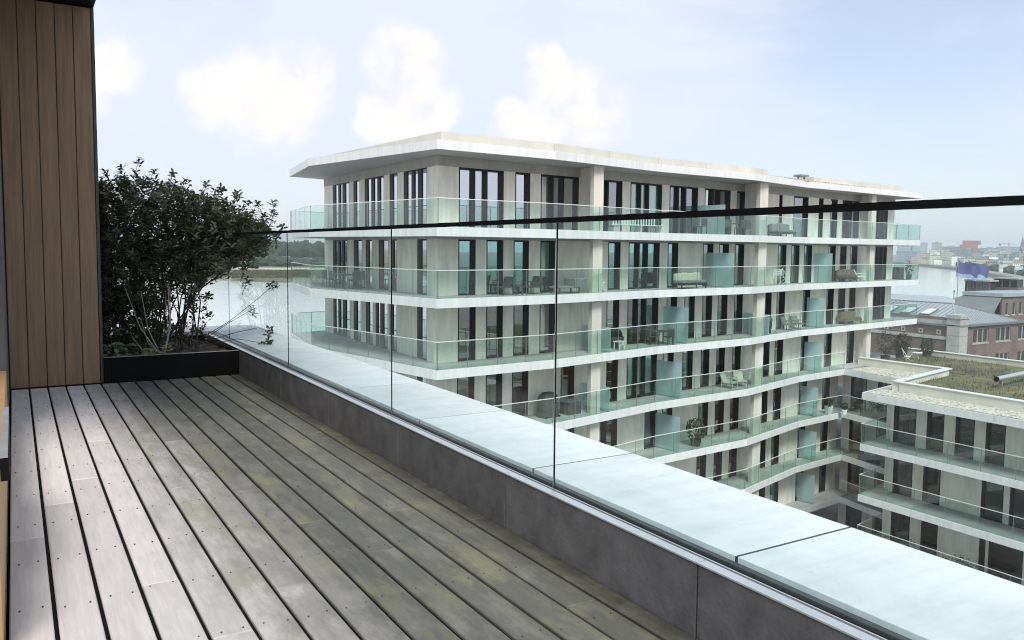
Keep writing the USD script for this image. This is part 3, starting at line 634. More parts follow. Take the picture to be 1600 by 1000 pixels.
def opening(parent, P, Q, out, z0, z1, mull, curtain, pm='pane'):
    """a deep dark frame with its pane in the wall opening from P to Q; out: plan unit vector out of the wall"""
    P, Q = np.array(P, float), np.array(Q, float); W = np.linalg.norm(Q - P); d = (Q - P) / W; inn = -np.array(out)

    def slab(mb, a, b, t0, t1, za, zb_):
        A, B = P + d * a, P + d * b; mb.hexa([A + inn * t0, B + inn * t0, B + inn * t1, A + inn * t1], za, zb_)
    mb = MB(); e = .003
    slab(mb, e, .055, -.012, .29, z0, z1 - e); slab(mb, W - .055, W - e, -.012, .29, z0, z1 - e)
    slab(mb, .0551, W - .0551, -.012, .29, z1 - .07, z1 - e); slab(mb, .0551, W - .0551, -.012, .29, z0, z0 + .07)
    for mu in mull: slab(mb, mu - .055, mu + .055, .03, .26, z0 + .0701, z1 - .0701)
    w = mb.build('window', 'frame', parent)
    cut = [.055] + [x for mu in mull for x in (mu - .0551, mu + .0551)] + [W - .055]
    for a, b in zip(cut[0::2], cut[1::2]):
        mb = MB(); slab(mb, a, b, .20, .215, z0 + .0701, z1 - .0701); mb.build('pane', pm, w)
    if curtain == 1:
        mb = MB(); n = max(6, int(W / .09)); v = []; f = []
        for k in range(n + 1):
            off = .29 + .03 * math.sin(k * 2.1) + .02 * math.sin(k * .9)
            A = P + d * (.06 + (W - .12) * k / n) + inn * off; v += [(*A, z0 + .04), (*A, z1 - .03)]
        for k in range(n): f += [(2 * k, 2 * k + 2, 2 * k + 3), (2 * k, 2 * k + 3, 2 * k + 1)]
        MB().add(v, f).build('curtain', 'curtain', w)


def side_opening(parent, P, Q, out, z0, z1, mull):
    """a flush side window: every bay is half dark vent panel, half reflecting pane close to the wall face"""
    P, Q = np.array(P, float), np.array(Q, float); W = np.linalg.norm(Q - P); d = (Q - P) / W; inn = -np.array(out, float)

    def slab(mb, a, b, t0, t1, za, zb_):
        A, B = P + d * a, P + d * b; mb.hexa([A + inn * t0, B + inn * t0, B + inn * t1, A + inn * t1], za, zb_)
    mb = MB(); e = .003
    slab(mb, e, .03, -.004, .2, z0, z1 - e); slab(mb, W - .03, W - e, -.004, .2, z0, z1 - e); slab(mb, .0301, W - .0301, -.004, .2, z1 - .06, z1 - e); slab(mb, .0301, W - .0301, -.004, .2, z0, z0 + .06)
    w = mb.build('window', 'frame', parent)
    ed = [.0302] + list(mull) + [W - .0302]
    for a, b in zip(ed[:-1], ed[1:]):
        c = a + (b - a) * .46
        mb = MB(); slab(mb, a, c, -.02, .15, z0 + .0602, z1 - .0602); mb.build('vent_panel', 'frame', w)
        mb = MB(); slab(mb, c + .001, b - .001, .02, .035, z0 + .0602, z1 - .0602); mb.build('pane', 'skypane', w)
        mb = MB(); slab(mb, c + .001, b - .001, .012, .0195, z0 + 1.05, z0 + 1.085); mb.build('glazing_bar', 'frame', w)


def wall_run(parent, P0, P1, opens, out, z0, z1, lint, curt, sky=()):
    """a wall from P0 to P1 (plan), openings as (a, b, mullions) in metres from P0"""
    P0, P1 = np.array(P0, float), np.array(P1, float); Ln = np.linalg.norm(P1 - P0); d = (P1 - P0) / Ln; inn = -np.array(out)
    opens = sorted(opens); zz = z1 - lint; s = 0.0

    def blk(a, b, za, zb_, name, t0=0.0, t1=.30, mat='concrete'):
        A, B = P0 + d * a, P0 + d * b; MB().hexa([A + inn * t0, B + inn * t0, B + inn * t1, A + inn * t1], za, zb_).build(name, mat, parent)
    for a, b, mu in opens:
        x = s
        while a - x > 2.4: blk(x + .004, x + 1.9, z0, zz - .004, 'wall_panel'); x += 1.904
        if a - x > .02: blk(x + .004, a, z0, zz - .004, 'wall_panel')
        if sky == 'all': side_opening(parent, P0 + d * a, P0 + d * b, out, z0, zz - .006, [q - a for q in mu]); s = b; continue
        opening(parent, P0 + d * a, P0 + d * b, out, z0, zz - .006, [q - a for q in mu], curt(), 'darkpane' if 'wing' in parent else 'tealpane' if z0 < 0 and z0 > -4 and any(abs(a / SC + 16.55 - q) < .03 for q in (17.7, 19.35, 21.02, 22.75, 27.63, 29.25, 32.57)) else 'skypane' if sky == 'all' or any(abs(a / SC + 16.55 - q) < .03 for q in (sky if sky != 'all' else ())) else 'pane')
        s = b
    x = s
    while Ln - x > 2.4: blk(x + .004, x + 1.9, z0, zz - .004, 'wall_panel'); x += 1.904
    blk(x + .004, Ln, z0, zz - .004, 'wall_panel')
    k = max(1, int(Ln / 6)); 
    for i in range(k): blk(Ln * i / k + .003, Ln * (i + 1) / k - .003, zz, z1, 'lintel', -.012 if lint > .3 else .0, .31, 'greyconcrete')


dn = np.array([1, SL]) / math.hypot(1, SL); NOUT = np.array([dn[1], -dn[0]]); SC = math.hypot(1, SL)
for l in range(-1, 6):
    xe = 59.95 if l > 2 else (55.9 if l == 2 else 52.3)
    P0, P1 = (16.55, 34.0), (xe, wally(xe)); lint = .46 if l == 5 else .10
    prob = {5: .12, 4: .75, 3: .25, 2: .3, 1: .35, 0: .3, -1: .3}[l]
    wall_run(apt, P0, P1, [((a - 16.55) * SC, (b - 16.55) * SC, [(q - 16.55) * SC for q in mu]) for a, b, mu in FRONT[l]], NOUT, zt(l) + .004, ztop(l) - .001, lint, lambda: 1 if ccount.random() < prob else 0, {5: (21.08, 22.74, 35.88, 39.1, 40.75, 50.31, 51.96, 17.72), 4: (21.02, 27.63), 3: (22.75, 27.58), 2: (), 1: (), 0: (), -1: ()}[l])
    if l in LEFT:
        wall_run(apt, (16.70, 50.4), (16.552, 34.31), [(50.4 - b, 50.4 - a, [50.4 - q for q in mu]) for a, b, mu in LEFT[l]], (-1, 0), zt(l) + .004, ztop(l) - .001, lint, lambda: 0, 'all')
    # rooms behind
    ce = xe - .2
    mb = MB(); mb.strip((20.5, wally(20.5) + 4.6), (ce, wally(ce) + 4.6), 0, .2, zt(l) + .004, ztop(l) - .001)
    if l >= 3: mb.strip((59.9, wally(59.9) + .32), (60.0, 52.0), 0, .2, zt(l) + .004, ztop(l) - .001)
    mb.build('inner_wall', 'room', apt)
    for x in (22.5, 26.7, 32.2, 35.4, 41.7, 46.9, 55.9):
        if x < xe - .5: MB().strip((x, wally(x) + .33), (x, wally(x) + 4.55), -.08, .08, zt(l) + .004, ztop(l) - .001).build('room_divider', 'room', apt)
    # piers standing near the balcony edge, tied back to the wall by a fin
    for a, b in ((24.98, 25.66), (39.3, 40.15), (54.2, 54.85)):
        if b > xe: continue
        ya = np.interp(a, [22, 30, 38, 45, 52, 61.3], [32.5, 34.3, 35.05, 37.05, 38, 39.3]) + .36
        MB().hexa([(a, ya), (b, ya + (b - a) * .16), (b, ya + .30 + (b - a) * .16), (a, ya + .30)], zt(l) + .004, ztop(l) - .002).build('pier', 'pier', apt)
        if l == 5: MB().hexa([(b - .22, ya + .302), (b, ya + .302), (b, wally(b) - .012), (b - .22, wally(b - .22) - .012)], zt(l) + .004, ztop(l) - .003).build('fin_wall', 'concrete', apt)
    # frosted screens between the balconies
    for x in {5: (35.2,), 4: (36.1, 48.4), 3: (32.3, 47.6), 2: (31.8, 47.5), 1: (31.8, 47.2), 0: (31.8, 47.2), -1: (47.2,)}[l]:
        ex = x + .28; ye = np.interp(ex, [22, 30, 38, 45, 52], [32.5, 34.3, 35.05, 37.05, 38]) + .12
        MB().strip((x, wally(x) - .02), (ex, ye), -.02, .02, zt(l) + .06, zt(l) + (2.05 if l != 5 else 1.75)).build('partition_screen', 'frost', apt)
    for x in {3: (25.9, 40.2), 2: (25.9,), 4: (), 5: (), 1: (25.9,), 0: (), -1: ()}[l]:
        ye = np.interp(x, [22, 30, 38, 45, 52], [32.5, 34.3, 35.05, 37.05, 38]) + .12
        MB().strip((x, wally(x) - .02), (x + .25, ye), -.02, .02, zt(l) + .06, zt(l) + 1.3).build('partition_screen', 'frost', apt)

# ------------------------------------------------------------------ lower wing round the courtyard
wing = thing('courtyard_wing', 'lower wing with planted roof, gravel verge and white balcony bands', 'building', (52, 22, GZ))
WB = 4.0
for l in range(-2, 3):
    ring = [I_, N_, A_, (43.15, WB), (62.4, WB), (62.4, 39.32)]
    MB().prism(inset(ring, .055), zb(l) + .012, zt(l) - .012).build('floor_slab', 'slab', wing)
    MB().prism(inset(ring, .11), zb(l) + .003, zb(l) + .009).build('soffit', 'soffit', wing)
    fascia(wing, [I_, N_, A_], zb(l), zt(l) + .02)
    for a, b in ((30.95, 23.21), (23.21, 15.4), (15.4, WB)):
        MB().strip((43.15, a - .006), (43.15, b + .006), 0, .05, zb(l), zt(l) + .02).build('fascia_panel', 'fascia', wing)
    if l < 2:
        MB().prism(inset(ring, .11), zt(l) - .006, zt(l)).build('terrace_tiles', 'tile', wing)
        balustrade(wing, [I_, N_], zt(l) + .005)
        balustrade(wing, [(47.4, 31.8), A_, (43.15, WB)], zt(l) + .005)
z2 = zt(2)
MB().prism(inset([I_, N_, A_, (43.15, WB), (62.4, WB), (62.4, 39.32)], .3), z2 - .006, z2 + .012).build('gravel_verge', 'gravel', wing)
UZ = z2 + .56
for p, q in polyseg([(53.4, 38.75), (53.7, 32.6)], 2.2): MB().strip(p + [0, -.003], q + [0, .003], 0, .40, z2 + .013, UZ).build('parapet_panel', 'upstand', wing)
for p, q in polyseg([(53.25, 32.17), (45.45, 30.55)], 4): MB().strip(p, q, 0, .45, z2 + .013, UZ).build('parapet_panel', 'upstand', wing)
for p, q in polyseg([(45.45, 30.10), (45.45, WB)], 3.7): MB().strip(p + [0, -.003], q + [0, .003], 0, .42, z2 + .013, UZ).build('parapet_panel', 'upstand', wing)
MB().strip((53.38, 38.75), (53.68, 32.0), -.03, .46, UZ + .001, UZ + .03).build('parapet_cap', 'coping', wing)
MB().strip((53.66, 32.22), (45.40, 30.5), -.03, .50, UZ + .0315, UZ + .06).build('parapet_cap', 'coping', wing)
MB().strip((45.42, 30.4), (45.42, WB), -.03, .48, UZ + .001, UZ + .03).build('parapet_cap', 'coping', wing)
MB().box(61.75, 62.15, WB, 40.6, z2 + .013, UZ + .05).build('back_parapet', 'upstand', wing)
MB().box(61.70, 62.2, WB, 40.6, UZ + .051, UZ + .08).build('parapet_cap', 'coping', wing)
MB().prism([(45.88, WB), (61.74, WB), (61.74, 38.9), (54.2, 38.9), (54.1, 32.1), (45.88, 30.35)], z2 + .0125, z2 + .19).build('substrate', 'sedum', wing)
gx, gy = np.meshgrid(np.linspace(45.9, 61.74, 60), np.linspace(WB, 38.9, 110), indexing='ij')
inside = (gy < 31.5) | (gx > 54.3)
gz = z2 + .22 + .14 * (meshkit.fbm(np.stack([gx * .9, gy * .9, 0 * gx], -1), 4, 9) - .5)
gz = np.where(inside, gz, z2 - .05)
gyy = np.where((gx < 54.3) & (gy < 31.9) & (gy > 30.2), np.minimum(gy, 30.6 + (gx - 45.9) * .2), gy)
idx = np.arange(gx.size).reshape(gx.shape); q = np.stack([idx[:-1, :-1], idx[1:, :-1], idx[1:, 1:], idx[:-1, 1:]], -1).reshape(-1, 4)
q = q[inside.reshape(-1)[q].all(1)]
MB().add(np.stack([gx, gyy, gz], -1).reshape(-1, 3), np.vstack([q[:, [0, 1, 2]], q[:, [0, 2, 3]]])).build('planted_roof', 'sedum', wing, smooth=True)
r5 = np.random.default_rng(8)
mb = MB(); v = []; f = []; n = 0
for k in range(9000):
    x, y = r5.uniform(46.0, 61.6), r5.uniform(WB, 38.5)
    if (x < 54.4 and y > 30.3 + (x - 45.9) * .2) or meshkit.noise(np.array([x * .8, y * .8, 1.0]), 5) < .4: continue
    h, a, w = r5.uniform(.06, .26), r5.uniform(0, 3.14), r5.uniform(.015, .04); dx, dy = math.cos(a) * w, math.sin(a) * w; lx, ly = r5.normal(0, .06, 2)
    v += [(x - dx, y - dy, z2 + .2), (x + dx, y + dy, z2 + .2), (x + lx, y + ly, z2 + .24 + h)]; f.append((n, n + 1, n + 2)); n += 3
MB().add(v, f).build('roof_grass', 'sedum', wing, kind='stuff')
WW = 45.4
WINGO = {1: [(30.3, 28.86), (28.19, 27.15), (26.48, 25.4), (24.77, 23.72), (21.0, 19.4), (18.4, 17.4), (15.9, 14.9), (12.5, 10.9)], 0: [(30.2, 28.95), (28.27, 27.21), (24.85, 23.66), (23.33, 21.9), (19.8, 18.6), (17.6, 16.5), (14, 12)], -1: [(30.2, 28.97), (28.25, 27.23), (24.82, 24.48), (24.3, 22.5), (20, 18.8), (17, 15.8), (13, 11.5)], -2: [(29.5, 28.3), (26.6, 25.4), (23, 21.8), (19.6, 18.3), (15, 13.5)]}
for l in range(-2, 2):
    wall_run(wing, (WW, 30.5), (WW, WB), [(30.5 - a, 30.5 - b, []) for a, b in WINGO[l]], (-1, 0), zt(l) + .004, ztop(l) - .001, .1, lambda: 1 if l < 1 and ccount.random() < .5 else 0)
    wall_run(wing, (52.25, 39.1), (52.25, 33.2), [(.7, 2.0, []), (2.9, 4.3, [])], (-1, 0), zt(l) + .004, ztop(l) - .001, .1, lambda: 0)
    wall_run(wing, (52.2, 32.9), (45.72, 31.0), [(1.0, 2.3, []), (3.3, 4.6, []), (5.3, 6.1, [])], (-.28, .96), zt(l) + .004, ztop(l) - .001, .1, lambda: 0)
    MB().strip((49.9, 28.5), (49.9, WB), 0, .2, zt(l) + .004, ztop(l) - .001).build('inner_wall', 'room', wing)
    for y in (28.6, 25.0, 22.0, 18.9, 14.5): MB().box(WW + .32, 49.85, y - .08, y + .08, zt(l) + .004, ztop(l) - .001).build('room_divider', 'room', wing)
pipe = thing('flue_pipe', 'silver flue pipe lying on short legs across the planted roof', 'pipe', (52, 27.2, z2 + .2))
MB().bar((50.42, 27.06, -7.62), (56.5, 27.77, -7.62), .15, n=14).build('tube', 'alu', pipe, smooth=40)
MB().bar((50.40, 27.057, -7.62), (50.44, 27.062, -7.62), .165, n=14).build('dark_mouth', 'blackmetal', pipe)
for x in (51.2, 54.0): MB().box(x - .05, x + .05, 27.1, 27.3, z2 + .15, -7.75).build('leg', 'midgrey', pipe)

# courtyard ground
mb = MB(); mb.box(14, 60, -40, 48, GZ + .001, GZ + .006); single('courtyard', mb, 'courtground', kind='structure')

# ------------------------------------------------------------------ furniture


def local(mb, name, mat, parent, **k): return mb.build(name, mat, parent, local=True, **k)


def rb(x0, x1, y0, y1, z0, z1, b=.02): v, f = bevel_box(x0, x1, y0, y1, z0, z1, min(b, (x1 - x0) * .4, (y1 - y0) * .4, (z1 - z0) * .4)); return MB().add(v, f)


def lounge_chair(label, loc, rot, mat='darkgrey', group=None, name='lounge_chair'):
    t = thing(name, label, 'chair', loc, rot, group)
    local(rb(-.30, .30, -.32, .30, .32, .40), 'seat', mat, t)
    mb = MB(); mb.add(*[np.array(x) for x in bevel_box(-.30, .30, 0, .06, 0, .50, .01)]); v = mb.v[0]; v[:, 1] += .30 + v[:, 2] * .42; v[:, 2] += .36; local(mb, 'backrest', mat, t)
    for sx in (-.34, .34):
        local(MB().box(sx - .02, sx + .02, -.34, .42, .56, .60), 'armrest', mat, t)
        for y in (-.32, .38): local(MB().box(sx - .018, sx + .018, y - .018, y + .018, 0, .558), 'leg', mat, t)
    return t


def fold_chair(label, loc, rot, group=None):
    t = thing('folding_chair', label, 'chair', loc, rot, group)
    for k in range(5): local(MB().box(-.22, .22, -.22 + .09 * k, -.15 + .09 * k, .44, .46), 'seat_slat', 'whiteplastic', t)
    for k in range(4): local(MB().box(-.22, .22, .26 + .03 * k, .275 + .03 * k, .58 + .11 * k, .66 + .11 * k), 'back_slat', 'whiteplastic', t)
    for sx in (-.24, .24):
        local(MB().bar((sx, -.28, 0), (sx, .40, 1.05), .016), 'leg', 'whiteplastic', t); local(MB().bar((sx * .9, .36, 0), (sx * .9, -.24, .50), .016), 'leg', 'whiteplastic', t)
    return t


def dining_chair(label, loc, rot, group=None, mat='darkgrey'):
    t = thing('dining_chair', label, 'chair', loc, rot, group)
    local(rb(-.23, .23, -.23, .23, .43, .47), 'seat', mat, t); local(rb(-.23, .23, .21, .25, .50, .92), 'backrest', mat, t)
    for sx in (-.21, .21):
        for y in (-.21, .225): local(MB().box(sx - .018, sx + .018, y - .018, y + .018, 0, .428 if y < 0 else .92), 'leg', mat, t)
    return t


def table(label, loc, rot, w, d, h, mat='darkgrey', name='table'):
    t = thing(name, label, 'table', loc, rot)
    local(rb(-w / 2, w / 2, -d / 2, d / 2, h - .04, h), 'table_top', mat, t)
    for sx in (-1, 1):
        for sy in (-1, 1): local(MB().box(sx * (w / 2 - .06) - .025, sx * (w / 2 - .06) + .025, sy * (d / 2 - .06) - .025, sy * (d / 2 - .06) + .025, 0, h - .041), 'leg', mat, t)
    return t


def sofa(label, loc, rot, w, mat, cush, cushions=4, name='outdoor_sofa', seat='frame'):
    t = thing(name, label, 'sofa', loc, rot)
    local(rb(-w / 2, w / 2, -.38, .38, .20, .34), 'base', seat, t); local(rb(-w / 2, w / 2, .28, .38, .341, .80), 'backrest', seat, t)
    for k in range(cushions):
        a = -w / 2 + .04 + (w - .08) * k / cushions; b = a + (w - .08) / cushions - .02
        local(rb(a, b, -.36, .26, .342, .47, .05), 'seat_cushion', mat, t)
        mb = rb(a, b, .10, .27, .475, .86 + .04 * (k % 2), .05); local(mb, 'back_cushion', cush, t)
    for sx in (-w / 2 + .05, w / 2 - .05):
        for y in (-.33, .33): local(MB().box(sx - .03, sx + .03, y - .03, y + .03, 0, .199), 'leg', seat, t)
    return t


def leafball(r, n, seed, sz, squash=1.0):
    rr = np.random.default_rng(seed); v = []; f = []; k = 0
    for _ in range(n):
        d = rr.normal(size=3); d /= np.linalg.norm(d); p = d * r * rr.uniform(.55, 1.05) ** .6 * (1 + .25 * math.sin(5 * d[0] + seed) * math.cos(4 * d[1])); p[2] *= squash
        a, b = rr.normal(size=3), rr.normal(size=3); a /= np.linalg.norm(a); b = np.cross(a, b); b /= np.linalg.norm(b)
        v += [p + a * sz, p + b * sz * .6, p - a * sz, p - b * sz * .6]; f += [(k, k + 1, k + 2), (k, k + 2, k + 3)]; k += 4
    return np.array(v), np.array(f)


def potted(label, loc, r, h, potmat, leafmat, seed, pot=(.25, .4), name='potted_plant', n=500):
    t = thing(name, label, 'plant', loc)
    pr, ph = pot
    prof = [(0.001, 0), (pr * .75, 0), (pr, ph), (pr * .85, ph), (pr * .8, ph - .05), (0.001, ph - .05)]
    p = trimesh.creation.revolve(prof, sections=14); local(MB().tm(p), 'pot', potmat, t)
    local(MB().path([np.array((0, 0, ph - .05)), np.array((.02, .01, ph + h * .4))], .03, .015), 'trunk', 'stem', t)
    v, f = leafball(r, n, seed, .07, h / (2 * r)); v = v + [0, 0, ph + h * .5]; local(MB().add(v, f), 'foliage', leafmat, t, kind='stuff')
    return t


z4, z3, z5, z1_, z0_ = zt(4) + .006, zt(3) + .006, zt(5) + .006, zt(1) + .006, zt(0) + .006
zz2 = zt(2) + .006
lounge_chair('grey lounge chair nearest the building corner on the second balcony from top', (19.85, 33.75, z4), math.radians(-70))
lounge_chair('grey lounge chair further from the corner on the second balcony from top', (21.55, 33.85, z4), math.radians(-70))
table('low side table between the two grey lounge chairs', (20.72, 33.8, z4), 0, .45, .45, .42, name='side_table')
t = thing('sun_lounger', 'low dark grey lounge bed with raised head left of a white folding chair', 'lounger', (23.8, 34.0, z4), math.radians(9))
local(rb(-.95, .55, -.35, .35, .26, .36), 'mattress', 'midgrey', t); local(rb(.10, .95, -.40, .40, .30, .74), 'headrest', 'midgrey', t)
for sx in (-.85, .5):
    for y in (-.3, .3): local(MB().box(sx - .03, sx + .03, y - .03, y + .03, 0, .258), 'leg', 'darkgrey', t)
wc = fold_chair('white folding chair alone beside the first concrete pier', (26.25, 34.55, z4), math.radians(60))
copy_of(wc, 'left one of two white folding chairs by the second pier', (42.4, 37.0, z4), math.radians(-60))
copy_of(wc, 'right one of two white folding chairs by the second pier', (43.6, 37.3, z4), math.radians(70))
sofa('long grey outdoor sofa with cushions before a pale wall on the second balcony', (33.2, 35.3, z4), math.radians(9), 2.3, 'midgrey', 'wicker', 4)
sofa('dark cushioned sofa near the far end of the second balcony', (51.9, 38.9, z4), math.radians(9), 1.9, 'darkgrey', 'brownsofa', 3)
lounge_chair('white lounge chair in front of the dark sofa at the far end', (53.4, 38.9, z4), math.radians(60), 'whiteplastic', name='white_lounge_chair')
t = thing('planter_box', 'tall dark grey planter box at the right end of the second balcony', 'planter', (60.55, 40.6, z4))
local(rb(-.30, .30, -.3, .3, .06, .95), 'box', 'darkgrey', t); local(rb(-.34, .34, -.34, .34, 0, .059), 'foot', 'blackmetal', t); local(MB().box(-.27, .27, -.27, .27, .951, .958), 'soil', 'soil', t)
potted('small potted palm tree at the right end of the second balcony', (60.75, 39.8, z4), .28, .9, 'darkgrey', 'bush', 3, (.24, .42), n=120)
table('dark dining table on the left terrace of the second balcony', (15.3, 42.6, z4), math.radians(88), 1.9, .85, .74, name='dining_table')
dc = dining_chair('dark dining chairs around the table on the left terrace', (14.75, 43.9, z4), math.radians(100), 'dining chairs around the table on the left terrace')
for x, y, r in ((14.75, 42.2, 80), (14.75, 42.9, 95), (15.95, 42.4, -90), (15.95, 43.1, -80), (15.3, 41.3, 185)):
    copy_of(dc, 'dark dining chairs around the table on the left terrace', (x, y, z4), math.radians(r))
# top balcony
t = thing('white_bench', 'long white slatted bench on the top balcony left of the screen', 'bench', (28.9, 34.75, z5), math.radians(9))
for k in range(16): local(MB().box(-1.75 + .22 * k, -1.71 + .22 * k, .22, .26, .40, .86), 'back_slat', 'whiteplastic', t)
for z in (.42, .86): local(MB().box(-1.78, 1.78, .265, .30, z - .03, z + .03), 'rail', 'whiteplastic', t)
local(rb(-1.78, 1.78, -.25, .21, .38, .42), 'seat', 'whiteplastic', t)
for sx in (-1.7, 0, 1.7): local(MB().box(sx - .03, sx + .03, -.22, .2, 0, .379), 'leg', 'whiteplastic', t)
dd = None
for i, (x, y, r) in enumerate(((32.6, 35.5, 200), (33.5, 35.4, 170), (34.2, 35.5, 185), (36.6, 35.9, 160), (37.6, 35.8, 200), (38.3, 36.0, 180))):
    lab = ['leftmost dark chair beside the frosted screen on the top balcony', 'second dark chair left of the frosted screen on the top balcony', 'dark chair touching the frosted screen on the top balcony', 'first dark chair right of the frosted screen on the top balcony', 'middle dark chair right of the frosted screen on the top balcony', 'last dark chair near the second pier on the top balcony'][i]
    if dd is None: dd = dining_chair(lab, (x, y, z5), math.radians(r), 'dark chairs on the top balcony')
    else: copy_of(dd, lab, (x, y, z5), math.radians(r))
table('dark table among the chairs right of the screen on the top balcony', (37.4, 36.5, z5), math.radians(9), 1.4, .7, .74, name='garden_table')
sofa('grey sofa behind the glass of the top balcony past the second pier', (43.2, 37.4, z5), math.radians(9), 2.2, 'midgrey', 'midgrey', 3, name='grey_sofa')
# third balcony
t = thing('egg_chair', 'round dark wicker tub chair behind a small white table', 'chair', (27.6, 35.15, z3))
sh = trimesh.creation.icosphere(3, .62); sv = np.array(sh.vertices); sv[:, 2] = sv[:, 2] * .85 + .58; keep = ~((sv[sh.faces].mean(1)[:, 2] > .62) & (sv[sh.faces].mean(1)[:, 1] < -.1)); local(MB().add(sv, sh.faces[keep]), 'shell', 'darkgrey', t, smooth=True)
local(MB().tm(trimesh.creation.cylinder(.42, .12, sections=20, transform=trimesh.transformations.translation_matrix([0, 0, .42]))), 'cushion', 'midgrey', t); local(MB().tm(trimesh.creation.cylinder(.3, .08, sections=20, transform=trimesh.transformations.translation_matrix([0, 0, .04]))), 'foot', 'darkgrey', t)
table('small white table in front of the round tub chair', (27.35, 34.25, z3), math.radians(20), .6, .45, .46, 'whiteplastic', name='white_table')
table('dark dining table with chairs on the third balcony', (31.2, 35.35, z3), math.radians(9), 1.3, .8, .74, name='balcony_table')
for i, (x, y, r) in enumerate(((30.4, 35.3, 90), (31.3, 34.85, 175), (31.2, 36.0, 5))):
    lab = ['dark chair at the left end of the dining table on the third balcony', 'dark chair on the glass side of the dining table on the third balcony', 'dark chair on the wall side of the dining table on the third balcony'][i]
    copy_of(dd, lab, (x, y, z3), math.radians(r), group='dark chairs on the third balcony')
t = thing('barbecue', 'narrow black barbecue cart with white shelf beside the second pier', 'barbecue', (41.2, 36.7, z3), math.radians(9))
local(rb(-.28, .28, -.25, .25, .30, .80), 'cabinet', 'blackmetal', t); local(rb(-.30, .30, -.27, .27, .801, 1.05, .08), 'lid', 'darkgrey', t); local(MB().box(-.7, -.281, -.2, .2, .76, .80), 'shelf', 'whiteplastic', t)
for sx in (-.24, .24): local(MB().box(sx - .03, sx + .03, -.2, .2, 0, .299), 'leg', 'blackmetal', t)
g1 = lounge_chair('left one of two grey armchairs side by side on the third balcony', (44.6, 37.7, z3), math.radians(15), 'midgrey', name='grey_armchair')
copy_of(g1, 'right one of two grey armchairs side by side on the third balcony', (45.7, 37.85, z3), math.radians(-5))
sofa('brown wicker sofa near the far end of the third balcony', (52.6, 39.0, z3), math.radians(9), 2.2, 'brownsofa', 'brownsofa', 3, name='brown_sofa', seat='brownsofa')
# fourth balcony
t = thing('covered_grill', 'tall grill under a dark grey cover behind the glass seam', 'grill', (22.75, 34.1, zz2), math.radians(9))
cv = []
for k, (s_, z) in enumerate(((1.0, 0), (.97, .35), (.95, .8), (.86, 1.05), (.55, 1.22))):
    a = np.arange(20) * 2 * math.pi / 20; rr_ = s_ * (1 + .04 * np.sin(a * 5 + k)); cv.append(np.c_[.55 * rr_ * np.sign(np.cos(a)) * np.abs(np.cos(a)) ** .5, .38 * rr_ * np.sign(np.sin(a)) * np.abs(np.sin(a)) ** .5, np.full(20, z)])
vv = np.vstack(cv + [[[0, 0, 1.25]]]); ff = [(k * 20 + i, k * 20 + (i + 1) % 20, k * 20 + 20 + (i + 1) % 20) for k in range(4) for i in range(20)] + [(k * 20 + i, k * 20 + 20 + (i + 1) % 20, k * 20 + 20 + i) for k in range(4) for i in range(20)] + [(80 + i, 80 + (i + 1) % 20, 100) for i in range(20)]
local(MB().add(vv, ff), 'cover', 'darkgrey', t, smooth=40)
for sx in (-.45, .45): local(MB().tm(trimesh.creation.cylinder(.05, .04, sections=10, transform=trimesh.transformations.rotation_matrix(math.pi / 2, [1, 0, 0]) @ trimesh.transformations.translation_matrix([sx, .05, .39]))), 'wheel', 'blackmetal', t)
t = thing('storage_box', 'dark blue grey storage box right of the covered grill', 'box', (24.2, 34.2, zz2), math.radians(9))
local(rb(-.45, .45, -.32, .32, 0, .62), 'box', 'darkgrey', t); local(rb(-.48, .48, -.35, .35, .621, .70, .03), 'lid', 'darkgrey', t)
w1 = lounge_chair('left one of two pale wicker armchairs on the fourth balcony', (37.3, 35.9, zz2), math.radians(20), 'wicker', name='wicker_armchair')
copy_of(w1, 'right one of two pale wicker armchairs on the fourth balcony', (38.4, 36.1, zz2), math.radians(-25))
potted('round dark shrub in a pot on the fifth balcony beside the frosted screen', (34.1, 35.4, z1_), .6, 1.2, 'darkgrey', 'bush', 5, (.34, .4), n=700)
pw = potted('larger white pot with plant at the inner corner of the courtyard balcony', (49.2, 37.9, z1_), .30, .7, 'whiteplastic', 'bush', 7, (.30, .55), n=260)
potted('smaller white pot with plant at the inner corner of the courtyard balcony', (50.0, 37.2, z1_), .2, .5, 'whiteplastic', 'bush', 8, (.2, .35), name='small_potted_plant', n=180)


def hedge(label, c, w, d, h, z, seed, rot=0.0, name='balcony_hedge'):
    t = thing(name, label, 'hedge', (c[0], c[1], z), rot)
    local(rb(-w / 2, w / 2, -d / 2, d / 2, 0, .38), 'trough', 'darkgrey', t)
    rr = np.random.default_rng(seed); v = []; f = []; k = 0
    for _ in range(int(500 * w)):
        p = np.array([rr.uniform(-w / 2, w / 2), rr.normal(0, d * .28), .36 + (h - .36) * rr.beta(1.4, 1.2) * (1 + .3 * math.sin(p0 := 3 * rr.random()))])
        a, b = rr.normal(size=3), rr.normal(size=3); a /= np.linalg.norm(a); b = np.cross(a, b); b /= np.linalg.norm(b); s_ = .07
        v += [p + a * s_, p + b * s_ * .6, p - a * s_, p - b * s_ * .6]; f += [(k, k + 1, k + 2), (k, k + 2, k + 3)]; k += 4
    local(MB().add(v, f), 'foliage', 'bush', t, kind='stuff')
    return t


